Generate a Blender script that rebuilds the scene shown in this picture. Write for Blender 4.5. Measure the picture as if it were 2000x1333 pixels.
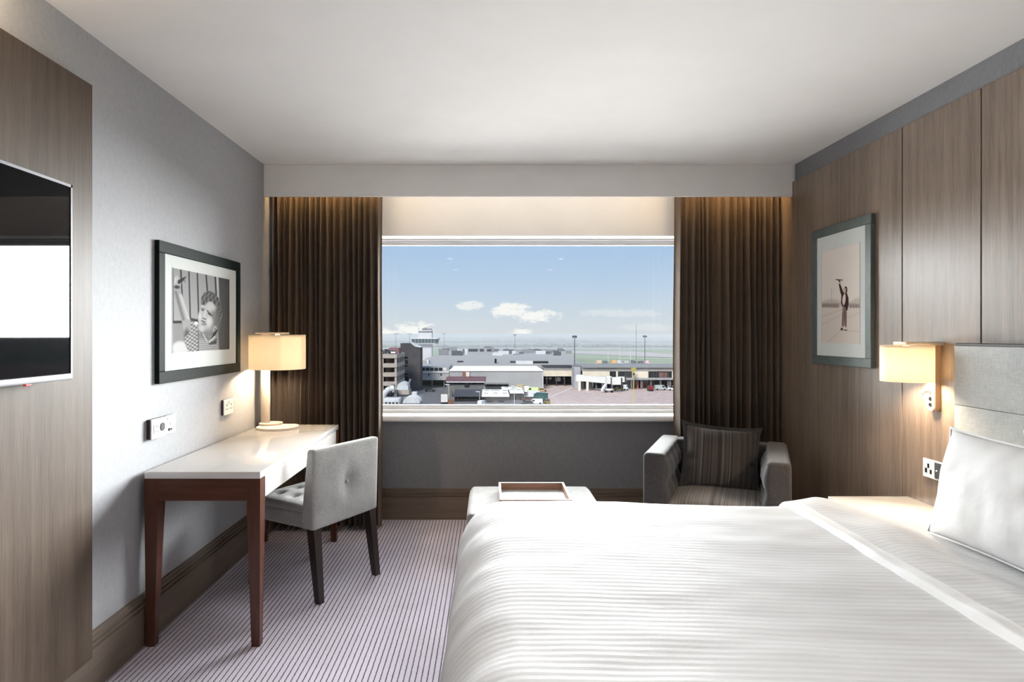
import bpy, bmesh, math, random
import numpy as np
from mathutils import Vector, Matrix, noise as mnoise

for o in list(bpy.data.objects):
    bpy.data.objects.remove(o)
scene = bpy.context.scene
COL = scene.collection
R = math.radians
random.seed(7)

# ------------------------------------------------------------------ camera
CAM_Z = 1.37
F = 1200.0            # focal length in pixels of a 2000 px wide frame
VX, VY = 955.0, 652.0 # vanishing point of the room's long axis
cam_d = bpy.data.cameras.new('camera')
cam = bpy.data.objects.new('camera', cam_d)
COL.objects.link(cam)
cam.location = (0, 0, CAM_Z)
cam.rotation_euler = (R(90), 0, 0)
cam_d.sensor_width = 36
cam_d.lens = 36 * F / 2000
cam_d.shift_x = (1000 - VX) / 2000
cam_d.shift_y = (VY - 666.5) / 2000
cam_d.clip_start = 0.05
cam_d.clip_end = 20000
scene.camera = cam

# ------------------------------------------------------------------ view
scene.view_settings.view_transform = 'Standard'
scene.view_settings.look = 'None'
scene.view_settings.exposure = 0.0
scene.view_settings.gamma = 1.0
scene.view_settings.use_curve_mapping = False


class NT:
    """small node-tree helper"""
    def __init__(self, tree):
        self.t = tree
        tree.nodes.clear()

    def n(self, kind, **kw):
        nd = self.t.nodes.new(kind)
        for k, v in kw.items():
            setattr(nd, k, v)
        return nd

    def l(self, a, b):
        self.t.links.new(a, b)

    def val(self, sock, v):
        if hasattr(v, 'is_linked') or hasattr(v, 'links'):
            self.l(v, sock)
        else:
            sock.default_value = v

    def math(self, op, a, b=0.0, c=None, clamp=False):
        nd = self.n('ShaderNodeMath', operation=op)
        nd.use_clamp = clamp
        self.val(nd.inputs[0], a)
        self.val(nd.inputs[1], b)
        if c is not None:
            self.val(nd.inputs[2], c)
        return nd.outputs[0]

    def mix(self, f, a, b, blend='MIX'):
        nd = self.n('ShaderNodeMix', data_type='RGBA', blend_type=blend)
        self.val(nd.inputs['Factor'], f)
        for s, v in (('A', a), ('B', b)):
            sock = [i for i in nd.inputs if i.name == s and i.type == 'RGBA'][0]
            if isinstance(v, tuple) and len(v) == 3:
                v = v + (1,)
            self.val(sock, v)
        return [o for o in nd.outputs if o.type == 'RGBA'][0]

    def noise(self, vec, scale, detail=3, rough=0.5, dims='3D'):
        nd = self.n('ShaderNodeTexNoise', noise_dimensions=dims)
        if dims == '1D':
            self.val(nd.inputs['W'], vec)
        elif vec is not None:
            self.l(vec, nd.inputs['Vector'])
        nd.inputs['Scale'].default_value = scale
        nd.inputs['Detail'].default_value = detail
        nd.inputs['Roughness'].default_value = rough
        return nd.outputs['Fac']

    def ramp(self, f, stops, interp='LINEAR'):
        nd = self.n('ShaderNodeValToRGB')
        cr = nd.color_ramp
        cr.interpolation = interp
        while len(cr.elements) < len(stops):
            cr.elements.new(0.5)
        for e, (p, c) in zip(cr.elements, stops):
            e.position = p
            e.color = tuple(c) + (1,) if len(c) == 3 else c
        self.val(nd.inputs[0], f)
        return nd.outputs[0]

    def mrange(self, v, a, b, c=0.0, d=1.0, smooth=False):
        nd = self.n('ShaderNodeMapRange')
        nd.interpolation_type = 'SMOOTHSTEP' if smooth else 'LINEAR'
        self.val(nd.inputs[0], v)
        for i, x in enumerate((a, b, c, d)):
            self.val(nd.inputs[i + 1], x)
        return nd.outputs[0]

    def mapping(self, vec, scale=(1, 1, 1), loc=(0, 0, 0), rot=(0, 0, 0)):
        nd = self.n('ShaderNodeMapping')
        self.l(vec, nd.inputs[0])
        nd.inputs['Scale'].default_value = scale
        nd.inputs['Location'].default_value = loc
        nd.inputs['Rotation'].default_value = rot
        return nd.outputs[0]


# ------------------------------------------------------------------ sky
world = bpy.data.worlds.new('sky')
scene.world = world
world.use_nodes = True
w = NT(world.node_tree)
tc = w.n('ShaderNodeTexCoord').outputs['Generated']
sep = w.n('ShaderNodeSeparateXYZ')
w.l(tc, sep.inputs[0])
sx, sy, sz = sep.outputs
sky_col = w.ramp(sz, [(0.0, (.80, .835, .88)), (0.03, (.73, .81, .90)), (0.075, (.60, .745, .93)),
                      (0.13, (.49, .67, .92)), (0.45, (.42, .58, .86)), (1.0, (.32, .47, .76))])
ysafe = w.math('MAXIMUM', sy, 0.05)
u = w.math('DIVIDE', sx, ysafe)
v = w.math('DIVIDE', sz, ysafe)
cl_vec = w.mapping(tc, scale=(1, 1, 2.2))
n_big = w.noise(cl_vec, 26, 6, 0.62)
n_fine = w.noise(cl_vec, 75, 6, 0.65)
wob = w.math('ADD', w.math('MULTIPLY', w.math('SUBTRACT', n_big, 0.5), 2.6),
             w.math('MULTIPLY', w.math('SUBTRACT', n_fine, 0.5), 3.0))
mask = None
for (px, py, a, b, amp) in ((1000, 606, 46, 15, 1.0), (1050, 618, 52, 14, 1.0), (918, 598, 30, 12, .75),
                            (812, 645, 46, 17, 1.0), (757, 653, 26, 14, 1.0), (1022, 650, 26, 9, 1.0),
                            (1115, 657, 40, 5, .8), (1210, 612, 90, 9, .30), (1270, 640, 80, 8, .25)):
    du = w.math('DIVIDE', w.math('SUBTRACT', u, (px - VX) / F), a / F)
    dv = w.math('DIVIDE', w.math('SUBTRACT', v, (VY - py) / F), b / F)
    rr = w.math('ADD', w.math('MULTIPLY', du, du), w.math('MULTIPLY', dv, dv))
    val = w.math('ADD', w.math('SUBTRACT', 1.0, rr), wob)
    m = w.math('MULTIPLY', w.mrange(val, -0.1, 0.9, 0, 1, True), amp)
    mask = m if mask is None else w.math('MAXIMUM', mask, m)
# the same broken fair-weather cloud all round the sky
gen = w.noise(w.mapping(tc, scale=(3, 3, 9)), 1.6, 7, 0.6)
gen = w.math('MULTIPLY', w.mrange(gen, .56, .72, 0, .8, True), w.mrange(sz, .14, .22, 0, 1, True))
mask = w.math('MAXIMUM', mask, gen)
sky_col = w.mix(mask, sky_col, (1.12, 1.10, 1.07))
bg = w.n('ShaderNodeBackground')
w.l(sky_col, bg.inputs[0])
bg.inputs[1].default_value = 0.92
wo = w.n('ShaderNodeOutputWorld')
w.l(bg.outputs[0], wo.inputs[0])

# ------------------------------------------------------------------ sun, high behind the hotel, veiled by thin cloud
sun_d = bpy.data.lights.new('hazy_sun', 'SUN')
sun_d.energy = 4.0
sun_d.angle = R(20)
sun_d.color = (1.0, .94, .87)
sun = bpy.data.objects.new('hazy_sun', sun_d)
COL.objects.link(sun)
SUN_AZ, SUN_EL = 205, 42
sv = Vector((math.sin(R(SUN_AZ)) * math.cos(R(SUN_EL)), math.cos(R(SUN_AZ)) * math.cos(R(SUN_EL)), math.sin(R(SUN_EL))))
sun.rotation_euler = sv.to_track_quat('Z', 'Y').to_euler()
sun.location = (-5, -12, 18)

# ------------------------------------------------------------------ unseen area lamps added outside the window to stand in for daylight
def daylight(name, az, el, dist, wd, ht, rad, col=(.985, .99, 1.0)):
    d = bpy.data.lights.new(name, 'AREA')
    d.shape = 'RECTANGLE'
    d.size, d.size_y = wd, ht
    d.energy = rad * math.pi * wd * ht
    d.color = col
    o = bpy.data.objects.new(name, d)
    COL.objects.link(o)
    v_ = Vector((math.sin(R(az)) * math.cos(R(el)), math.cos(R(az)) * math.cos(R(el)), math.sin(R(el))))
    o.location = Vector((.28, 4.7, 1.4)) + v_ * dist
    o.rotation_euler = v_.to_track_quat('Z', 'Y').to_euler()


daylight('added_key_daylight', 38, 12.5, 9, 8, 4.2, 88)
daylight('added_fill_daylight', -14, 24, 9, 9, 6.4, 28)
daylight('added_ground_daylight', -14, -18, 9, 14, 3.6, 19, (1, .99, .975))


# ================================================================== helpers
def S(r, g, b, k=1.0):
    def f(c):
        c /= 255.0
        return (c / 12.92 if c <= 0.04045 else ((c + 0.055) / 1.055) ** 2.4) * k
    return (f(r), f(g), f(b))


MATS = {}


def mat(name, col=(.5, .5, .5), rough=.5, metal=0.0, spec=.5, var=0.0, vscale=8, stretch=(1, 1, 1),
        bump=0.0, bscale=200, bdist=.002, sheen=0.0, ior=None, coat=0.0, emit=None):
    if name in MATS:
        return MATS[name]
    m = bpy.data.materials.new(name)
    m.use_nodes = True
    t = NT(m.node_tree)
    p = t.n('ShaderNodeBsdfPrincipled')
    out = t.n('ShaderNodeOutputMaterial')
    t.l(p.outputs[0], out.inputs[0])
    p.inputs['Base Color'].default_value = tuple(col) + (1,)
    p.inputs['Roughness'].default_value = rough
    p.inputs['Metallic'].default_value = metal
    p.inputs['Specular IOR Level'].default_value = spec
    if ior:
        p.inputs['IOR'].default_value = ior
    if sheen:
        p.inputs['Sheen Weight'].default_value = sheen
    if coat:
        p.inputs['Coat Weight'].default_value = coat
        p.inputs['Coat Roughness'].default_value = .04
    co = t.n('ShaderNodeTexCoord').outputs['Object']
    if var:
        mp = t.mapping(co, scale=stretch)
        f = t.noise(mp, vscale, 4)
        lo = tuple(c * (1 - var) for c in col)
        hi = tuple(min(1, c * (1 + var)) for c in col)
        t.l(t.ramp(f, [(.3, lo), (.7, hi)]), p.inputs['Base Color'])
    if bump:
        b = t.n('ShaderNodeBump')
        b.inputs['Strength'].default_value = bump
        b.inputs['Distance'].default_value = bdist
        t.l(t.noise(t.mapping(co, scale=stretch), bscale, 2), b.inputs['Height'])
        t.l(b.outputs[0], p.inputs['Normal'])
    if emit:
        p.inputs['Emission Color'].default_value = tuple(emit[0]) + (1,)
        p.inputs['Emission Strength'].default_value = emit[1]
    MATS[name] = m
    m['_nt'] = 0
    return m


def nodemat(name):
    m = bpy.data.materials.new(name)
    m.use_nodes = True
    t = NT(m.node_tree)
    p = t.n('ShaderNodeBsdfPrincipled')
    out = t.n('ShaderNodeOutputMaterial')
    t.l(p.outputs[0], out.inputs[0])
    co = t.n('ShaderNodeTexCoord').outputs['Object']
    MATS[name] = m
    return m, t, p, out, co


def wood(name, dark, light, rough=.42, along='z', k=1.0, spec=.5):
    if name in MATS:
        return MATS[name]
    m, t, p, out, co = nodemat(name)
    sc = {'z': (1, 1, .035), 'y': (1, .035, 1), 'x': (.035, 1, 1)}[along]
    mp = t.mapping(co, scale=sc)
    fine = t.noise(mp, 260 * k, 3, .6)
    mid = t.noise(mp, 34 * k, 4, .55)
    broad = t.noise(mp, 7 * k, 2, .5)
    f = t.math('ADD', t.math('ADD', t.math('MULTIPLY', fine, .38), t.math('MULTIPLY', mid, .40)),
               t.math('MULTIPLY', broad, .30))
    t.l(t.ramp(f, [(.36, dark), (.70, light)]), p.inputs['Base Color'])
    p.inputs['Roughness'].default_value = rough
    p.inputs['Specular IOR Level'].default_value = spec
    b = t.n('ShaderNodeBump')
    b.inputs['Strength'].default_value = .25
    b.inputs['Distance'].default_value = .001
    t.l(fine, b.inputs['Height'])
    t.l(b.outputs[0], p.inputs['Normal'])
    return m


class MB:
    """collects geometry in a bmesh"""
    def __init__(self):
        self.bm = bmesh.new()

    def _add(self, verts, faces):
        vs = [self.bm.verts.new(v) for v in verts]
        for f in faces:
            try:
                self.bm.faces.new([vs[i] for i in f])
            except ValueError:
                pass
        return self

    def box(self, x0, x1, y0, y1, z0, z1):
        v = [(x, y, z) for z in (z0, z1) for y in (y0, y1) for x in (x0, x1)]
        f = [(0, 2, 3, 1), (4, 5, 7, 6), (0, 1, 5, 4), (2, 6, 7, 3), (0, 4, 6, 2), (1, 3, 7, 5)]
        return self._add(v, f)

    def rbox(self, x0, x1, y0, y1, z0, z1, r=.004, seg=2):
        t = bmesh.new()
        bmesh.ops.create_cube(t, size=1)
        for v in t.verts:
            v.co = Vector(((x0 + x1) / 2 + v.co.x * (x1 - x0), (y0 + y1) / 2 + v.co.y * (y1 - y0),
                           (z0 + z1) / 2 + v.co.z * (z1 - z0)))
        r = min(r, .49 * min(x1 - x0, y1 - y0, z1 - z0))
        bmesh.ops.bevel(t, geom=list(t.edges), offset=r, segments=seg, profile=.5, affect='EDGES')
        return self.merge(t)

    def merge(self, t, free=True):
        t.verts.index_update()
        vs = [self.bm.verts.new(v.co) for v in t.verts]
        for f in t.faces:
            try:
                self.bm.faces.new([vs[v.index] for v in f.verts])
            except ValueError:
                pass
        if free:
            t.free()
        return self

    def soft(self, cx, cy, cz, hx, hy, hz, r, n=8, seg=3, fn=None):
        """rounded box as a welded grid; fn(p, q) may push each point (q = -1..1 box coordinates)"""
        t = bmesh.new()
        H = (hx, hy, hz)
        r = min(r, .98 * min(H))

        def line(h):
            a = [-h + r * (1 - math.cos(math.pi / 2 * i / seg)) for i in range(seg)]
            a = [-h + r * i / seg for i in range(seg)]
            mids = [-(h - r) + 2 * (h - r) * i / n for i in range(n + 1)]
            return a + mids + [-q for q in reversed(a)]
        L = [line(h) for h in H]
        for ax in range(3):
            b, c = (ax + 1) % 3, (ax + 2) % 3
            for sgn in (-1, 1):
                g = []
                for p in L[b]:
                    row = []
                    for q in L[c]:
                        co = [0, 0, 0]
                        co[ax] = sgn * H[ax]
                        co[b] = p
                        co[c] = q
                        inner = Vector([max(-(H[i] - r), min(H[i] - r, co[i])) for i in range(3)])
                        d = Vector(co) - inner
                        d = d.normalized() * r if d.length > 1e-9 else d
                        row.append(t.verts.new(inner + d))
                    g.append(row)
                for i in range(len(g) - 1):
                    for j in range(len(g[0]) - 1):
                        f = (g[i][j], g[i + 1][j], g[i + 1][j + 1], g[i][j + 1])
                        t.faces.new(f if sgn > 0 else f[::-1])
        bmesh.ops.remove_doubles(t, verts=list(t.verts), dist=1e-5)
        for v in t.verts:
            q = Vector((v.co.x / hx, v.co.y / hy, v.co.z / hz))
            p = v.co.copy()
            if fn:
                p = Vector(fn(p, q))
            v.co = p + Vector((cx, cy, cz))
        return self.merge(t)

    def prism(self, poly, axis, a0, a1):
        """poly: 2-D points in the two other axes (cyclic order x,y,z), extruded along axis"""
        n = len(poly)
        vs = []
        for a in (a0, a1):
            for (p, q) in poly:
                vs.append({'x': (a, p, q), 'y': (p, a, q), 'z': (p, q, a)}[axis])
        f = [tuple(range(n)), tuple(range(2 * n - 1, n - 1, -1))]
        for i in range(n):
            j = (i + 1) % n
            f.append((i, i + n, j + n, j))
        self._add(vs, f)
        return self

    def tube(self, p0, p1, r0, r1=None, n=12, cap=True):
        r1 = r0 if r1 is None else r1
        p0, p1 = Vector(p0), Vector(p1)
        d = (p1 - p0).normalized()
        a = d.orthogonal().normalized()
        b = d.cross(a)
        vs = []
        for p, r in ((p0, r0), (p1, r1)):
            for i in range(n):
                t = 2 * math.pi * i / n
                vs.append(p + a * math.cos(t) * r + b * math.sin(t) * r)
        f = [(i, (i + 1) % n, (i + 1) % n + n, i + n) for i in range(n)]
        if cap:
            f += [tuple(range(n - 1, -1, -1)), tuple(range(n, 2 * n))]
        return self._add(vs, f)

    def path(self, pts, r, n=8):
        for a, b in zip(pts[:-1], pts[1:]):
            self.tube(a, b, r, r, n)
        return self

    def lathe(self, prof, c, n=32, axis='z', sx=1.0, sy=1.0):
        vs, f = [], []
        for (r, h) in prof:
            for i in range(n):
                t = 2 * math.pi * i / n
                a, b = r * math.cos(t) * sx, r * math.sin(t) * sy
                vs.append({'z': (c[0] + a, c[1] + b, c[2] + h), 'x': (c[0] + h, c[1] + a, c[2] + b),
                           'y': (c[0] + a, c[1] + h, c[2] + b)}[axis])
        for k in range(len(prof) - 1):
            for i in range(n):
                j = (i + 1) % n
                f.append((k * n + i, k * n + j, (k + 1) * n + j, (k + 1) * n + i))
        if prof[0][0] > 1e-6:
            pass
        return self._add(vs, f)

    def disc(self, c, r, n=24, axis='z'):
        vs = []
        for i in range(n):
            t = 2 * math.pi * i / n
            a, b = r * math.cos(t), r * math.sin(t)
            vs.append({'z': (c[0] + a, c[1] + b, c[2]), 'x': (c[0], c[1] + a, c[2] + b),
                       'y': (c[0] + a, c[1], c[2] + b)}[axis])
        return self._add(vs, [tuple(range(n))])

    def ball(self, c, r, s=(1, 1, 1), sub=2):
        t = bmesh.new()
        bmesh.ops.create_icosphere(t, subdivisions=sub, radius=1)
        for v in t.verts:
            v.co = Vector((c[0] + v.co.x * r * s[0], c[1] + v.co.y * r * s[1], c[2] + v.co.z * r * s[2]))
        return self.merge(t)

    def grid(self, nu, nv, fn):
        vs = [fn(i / nu, j / nv) for i in range(nu + 1) for j in range(nv + 1)]
        f = []
        for i in range(nu):
            for j in range(nv):
                a = i * (nv + 1) + j
                f.append((a, a + nv + 1, a + nv + 2, a + 1))
        return self._add(vs, f)

    def poly(self, pts):
        return self._add(pts, [tuple(range(len(pts)))])

    def frame(self, axis, a0, a1, u0, u1, v0, v1, bu, bv=None):
        """rectangular ring: four bars; axis is the thin direction"""
        bv = bu if bv is None else bv
        for (p0, p1, q0, q1) in ((u0, u1, v0, v0 + bv), (u0, u1, v1 - bv, v1),
                                 (u0, u0 + bu, v0 + bv, v1 - bv), (u1 - bu, u1, v0 + bv, v1 - bv)):
            if axis == 'x':
                self.box(a0, a1, p0, p1, q0, q1)
            elif axis == 'y':
                self.box(p0, p1, a0, a1, q0, q1)
        return self


ORG = {}


def build(mb, name, m, parent=None, smooth=0, recalc=True, org=None):
    """turn the collected geometry into ONE object. smooth = angle for smooth shading."""
    bm = mb.bm
    if recalc:
        bmesh.ops.recalc_face_normals(bm, faces=list(bm.faces))
    if parent is not None:
        og = ORG.get(parent.name, Vector((0, 0, 0)))
    elif org is not None:
        og = Vector(org)
    else:
        xs = [v.co.x for v in bm.verts]
        ys = [v.co.y for v in bm.verts]
        zs = [v.co.z for v in bm.verts]
        og = Vector(((min(xs) + max(xs)) / 2, (min(ys) + max(ys)) / 2, min(zs)))
    for v in bm.verts:
        v.co -= og
    me = bpy.data.meshes.new(name)
    bm.to_mesh(me)
    bm.free()
    if smooth:
        me.shade_smooth()
        me.set_sharp_from_angle(angle=R(smooth))
    o = bpy.data.objects.new(name, me)
    COL.objects.link(o)
    if m is not None:
        me.materials.append(m)
    if parent is not None:
        o.parent = parent
        ORG[o.name] = og
    else:
        o.location = og
        ORG[o.name] = og
    return o


def tag(o, label=None, cat=None, group=None, kind=None):
    if label:
        o['label'] = label
    if cat:
        o['category'] = cat
    if group:
        o['group'] = group
    if kind:
        o['kind'] = kind
    return o


def thing(name, label, cat, loc, rotz=0.0, group=None, local=False):
    o = bpy.data.objects.new(name, None)
    COL.objects.link(o)
    o.empty_display_size = .1
    o.location = loc
    o.rotation_euler = (0, 0, rotz)
    ORG[o.name] = Vector((0, 0, 0)) if local else Vector(loc)
    return tag(o, label, cat, group)


def struct(mb, name, m, smooth=0, parent=None, org=(0, 0, 0)):
    o = build(mb, name, m, parent, smooth, org=org)
    if parent is None:
        o['kind'] = 'structure'
    return o


# ================================================================== materials
m_ceiling = mat('ceiling_paint', S(234, 232, 230), .9, spec=.2, var=.02, vscale=3)
m_white = mat('white_paint', S(236, 236, 236), .45, spec=.4, var=.015, vscale=4)
m_bulk = mat('bulkhead_paint', S(232, 230, 228), .85, spec=.2, var=.02, vscale=4)
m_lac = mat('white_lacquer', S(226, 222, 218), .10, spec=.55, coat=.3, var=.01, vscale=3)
m_chrome = mat('brushed_steel', S(190, 190, 192), .28, metal=1, var=.06, vscale=30, stretch=(1, 1, 12))
m_darkmetal = mat('dark_metal', S(40, 40, 42), .4, metal=.6, var=.1)
m_black = mat('black_plastic', S(12, 12, 13), .35, var=.1)
m_plate = mat('socket_plastic', S(232, 232, 230), .35, var=.02)
m_plate_side = mat('socket_box_dark', S(60, 42, 52), .5, var=.1)

# wallpaper: fine woven vertical fibre; pale grey on the left wall, darker grey on bed wall; window wall shares it, backlit shade put into colour
def wallpaper(name, c0, c1):
    m, t, p, out, co = nodemat(name)
    f1 = t.noise(t.mapping(co, scale=(1, 1, .25)), 420, 2)
    f2 = t.noise(t.mapping(co, scale=(1, 1, .6)), 60, 3)
    f = t.math('ADD', t.math('MULTIPLY', f1, .6), t.math('MULTIPLY', f2, .4))
    t.l(t.ramp(f, [(.35, c0), (.65, c1)]), p.inputs['Base Color'])
    p.inputs['Roughness'].default_value = .62
    p.inputs['Specular IOR Level'].default_value = .3
    b = t.n('ShaderNodeBump')
    b.inputs['Strength'].default_value = .10
    b.inputs['Distance'].default_value = .001
    t.l(f1, b.inputs['Height'])
    t.l(b.outputs[0], p.inputs['Normal'])
    return m


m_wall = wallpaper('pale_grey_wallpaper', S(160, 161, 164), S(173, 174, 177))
m_wall2 = wallpaper('dark_and_shaded_wallpaper', S(120, 120, 124), S(132, 132, 136))

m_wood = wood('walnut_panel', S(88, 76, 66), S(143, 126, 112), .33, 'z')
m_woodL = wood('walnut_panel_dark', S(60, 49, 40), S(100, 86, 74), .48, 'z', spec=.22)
m_base_y = wood('baseboard_wood_y', S(86, 74, 63), S(120, 106, 93), .5, 'y')
m_base_x = wood('baseboard_wood_x', S(86, 72, 60), S(120, 104, 90), .5, 'x')
m_deskwood = wood('desk_wood', S(66, 36, 26), S(98, 60, 45), .24, 'z')
m_deskrail = wood('desk_rail_wood', S(66, 36, 26), S(98, 60, 45), .24, 'x')
m_chairleg = wood('chair_leg_wood', S(36, 28, 26), S(56, 44, 40), .35, 'z')
m_traywood = wood('tray_wood', S(128, 88, 66), S(160, 120, 96), .45, 'x')

# carpet: pale lilac-grey with thin dark lines along the room
m_carpet, t, p, out, co = nodemat('striped_carpet')
sp = t.n('ShaderNodeSeparateXYZ')
t.l(co, sp.inputs[0])
jit = t.math('MULTIPLY', t.math('SUBTRACT', t.noise(co, 60, 2), .5), .005)
xx = t.math('FRACT', t.math('DIVIDE', t.math('ADD', sp.outputs[0], jit), .0233))
tri = t.math('ABSOLUTE', t.math('SUBTRACT', xx, .5))
line = t.mrange(tri, .06, .13, 1, 0, True)
tuft = t.noise(co, 420, 2)
pale = t.ramp(tuft, [(.3, S(194, 187, 200)), (.7, S(226, 220, 232))])
soil = t.noise(co, 5, 4)
pale = t.mix(t.mrange(soil, .35, .7, .0, .22), pale, S(170, 160, 168))
yy = t.math('FRACT', t.math('DIVIDE', sp.outputs[1], .012))
seg = t.mrange(t.math('ABSOLUTE', t.math('SUBTRACT', yy, .5)), .30, .5, 0, .25, True)
pale = t.mix(seg, pale, S(176, 166, 176))
t.l(t.mix(t.math('MULTIPLY', line, .93), pale, S(74, 64, 76)), p.inputs['Base Color'])
p.inputs['Roughness'].default_value = .95
p.inputs['Specular IOR Level'].default_value = .1
b = t.n('ShaderNodeBump')
b.inputs['Strength'].default_value = .5
b.inputs['Distance'].default_value = .004
t.l(t.math('SUBTRACT', t.math('MULTIPLY', tuft, .5), line), b.inputs['Height'])
t.l(b.outputs[0], p.inputs['Normal'])


def fabric(name, c0, c1, weave=700, rough=.9, sheen=.15, bump=.25):
    m, t, p, out, co = nodemat(name)
    a = t.noise(t.mapping(co, scale=(1, 1, .12)), weave, 2)
    c = t.noise(t.mapping(co, scale=(.12, .12, 1)), weave, 2)
    f = t.math('MULTIPLY', t.math('ADD', a, c), .5)
    big = t.noise(co, 9, 3)
    f = t.math('ADD', t.math('MULTIPLY', f, .75), t.math('MULTIPLY', big, .25))
    t.l(t.ramp(f, [(.36, c0), (.64, c1)]), p.inputs['Base Color'])
    p.inputs['Roughness'].default_value = rough
    p.inputs['Specular IOR Level'].default_value = .2
    p.inputs['Sheen Weight'].default_value = sheen
    p.inputs['Sheen Roughness'].default_value = .5
    b = t.n('ShaderNodeBump')
    b.inputs['Strength'].default_value = bump
    b.inputs['Distance'].default_value = .0015
    t.l(f, b.inputs['Height'])
    t.l(b.outputs[0], p.inputs['Normal'])
    return m


m_curtain = fabric('curtain_fabric', S(76, 63, 53), S(102, 87, 74), 520, .9, .1)
m_chair = fabric('chair_linen', S(142, 142, 140), S(182, 182, 178), 520, .9, .2)
m_chairside = fabric('chair_linen_side', S(142, 142, 140), S(182, 182, 178), 520, .9, .2)
m_arm = fabric('armchair_fabric', S(48, 45, 46), S(72, 68, 68), 420, .85, .25)
m_otto = fabric('ottoman_fabric', S(132, 132, 131), S(156, 156, 154), 420, .8, .1)
m_head = fabric('headboard_leather', S(166, 169, 168), S(190, 193, 192), 260, .55, .0, .15)
m_piping = mat('piping_dark', S(34, 32, 34), .7, var=.1)


def stripes(name, axis, scale, stops, rough=.85):
    m, t, p, out, co = nodemat(name)
    sp = t.n('ShaderNodeSeparateXYZ')
    t.l(co, sp.inputs[0])
    a = t.noise(sp.outputs[axis], scale, 2, .6, '1D')
    wv = t.noise(co, 500, 2)
    f = t.math('ADD', a, t.math('MULTIPLY', t.math('SUBTRACT', wv, .5), .10))
    t.l(t.ramp(f, stops), p.inputs['Base Color'])
    p.inputs['Roughness'].default_value = rough
    p.inputs['Sheen Weight'].default_value = .15
    b = t.n('ShaderNodeBump')
    b.inputs['Strength'].default_value = .2
    b.inputs['Distance'].default_value = .001
    t.l(wv, b.inputs['Height'])
    t.l(b.outputs[0], p.inputs['Normal'])
    return m


m_stripe_seat = stripes('striped_seat_fabric', 0, 26, [(.30, S(52, 48, 48)), (.44, S(104, 97, 93)), (.52, S(128, 120, 114)),
                                                     (.58, S(66, 61, 60)), (.72, S(150, 142, 136))])
m_stripe_cush = stripes('striped_cushion_fabric', 0, 30, [(.30, S(20, 18, 19)), (.42, S(50, 43, 40)), (.50, S(70, 61, 55)),
                                                        (.56, S(22, 20, 21)), (.68, S(100, 91, 86))])

# white satin-stripe bed linen
m_linen, t, p, out, co = nodemat('satin_stripe_linen')
sp = t.n('ShaderNodeSeparateXYZ')
t.l(co, sp.inputs[0])
wb = t.math('MULTIPLY', t.math('SUBTRACT', t.noise(co, 6, 3), .5), .012)
yy = t.math('FRACT', t.math('DIVIDE', t.math('ADD', sp.outputs[1], wb), .024))
st = t.mrange(t.math('ABSOLUTE', t.math('SUBTRACT', yy, .5)), .20, .30, 0, 1, True)
thr = t.noise(t.mapping(co, scale=(.05, 1, 1)), 320, 2)
base = t.mix(st, S(214, 214, 215), S(223, 223, 224))
base = t.mix(t.mrange(thr, .3, .7, 0, .35), base, S(206, 206, 207))
t.l(base, p.inputs['Base Color'])
t.l(t.mrange(st, 0, 1, .85, .6), p.inputs['Roughness'])
p.inputs['Specular IOR Level'].default_value = .12
b = t.n('ShaderNodeBump')
b.inputs['Strength'].default_value = .35
b.inputs['Distance'].default_value = .002
cr = t.noise(t.mapping(co, scale=(.35, 1.4, 1)), 9, 4)
t.l(t.math('ADD', t.math('MULTIPLY', st, .12), t.math('ADD', t.math('MULTIPLY', thr, .3), t.math('MULTIPLY', cr, 1.6))), b.inputs['Height'])
t.l(b.outputs[0], p.inputs['Normal'])
m_pillow = mat('pillow_cotton', S(240, 240, 240), .8, spec=.2, bump=.35, bscale=14, bdist=.01, var=.01)

# window glass: thin pane
m_glass = bpy.data.materials.new('window_glass')
m_glass.use_nodes = True
t = NT(m_glass.node_tree)
tr = t.n('ShaderNodeBsdfTransparent')
tr.inputs[0].default_value = (.97, .985, .98, 1)
gl = t.n('ShaderNodeBsdfGlossy')
gl.inputs['Roughness'].default_value = .0
fr = t.n('ShaderNodeFresnel')
fr.inputs[0].default_value = 1.35
mx = t.n('ShaderNodeMixShader')
t.l(fr.outputs[0], mx.inputs[0])
t.l(tr.outputs[0], mx.inputs[1])
t.l(gl.outputs[0], mx.inputs[2])
out = t.n('ShaderNodeOutputMaterial')
t.l(mx.outputs[0], out.inputs[0])

# translucent lamp shade fabric
m_shade = bpy.data.materials.new('lamp_shade_fabric')
m_shade.use_nodes = True
t = NT(m_shade.node_tree)
df = t.n('ShaderNodeBsdfDiffuse')
df.inputs[0].default_value = (.86, .83, .78, 1)
ts = t.n('ShaderNodeBsdfTranslucent')
co = t.n('ShaderNodeTexCoord').outputs['Object']
t.l(t.ramp(t.noise(t.mapping(co, scale=(1, 1, .1)), 300, 2), [(.3, (.90, .84, .74)), (.7, (.96, .90, .80))]), ts.inputs[0])
mx = t.n('ShaderNodeMixShader')
mx.inputs[0].default_value = .78
t.l(df.outputs[0], mx.inputs[1])
t.l(ts.outputs[0], mx.inputs[2])
out = t.n('ShaderNodeOutputMaterial')
t.l(mx.outputs[0], out.inputs[0])

# ================================================================== the room
XL, XR = -1.53, 2.08
YW = 4.54            # inner face of the window wall
YB = -2.6            # wall behind the viewer
ZC = 2.52
YS = 4.172           # face of the curtain bulkhead
ZS = 2.302
WX0, WX1, WZ0, WZ1 = -1.22, 1.78, .77, 2.10   # window opening

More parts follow.
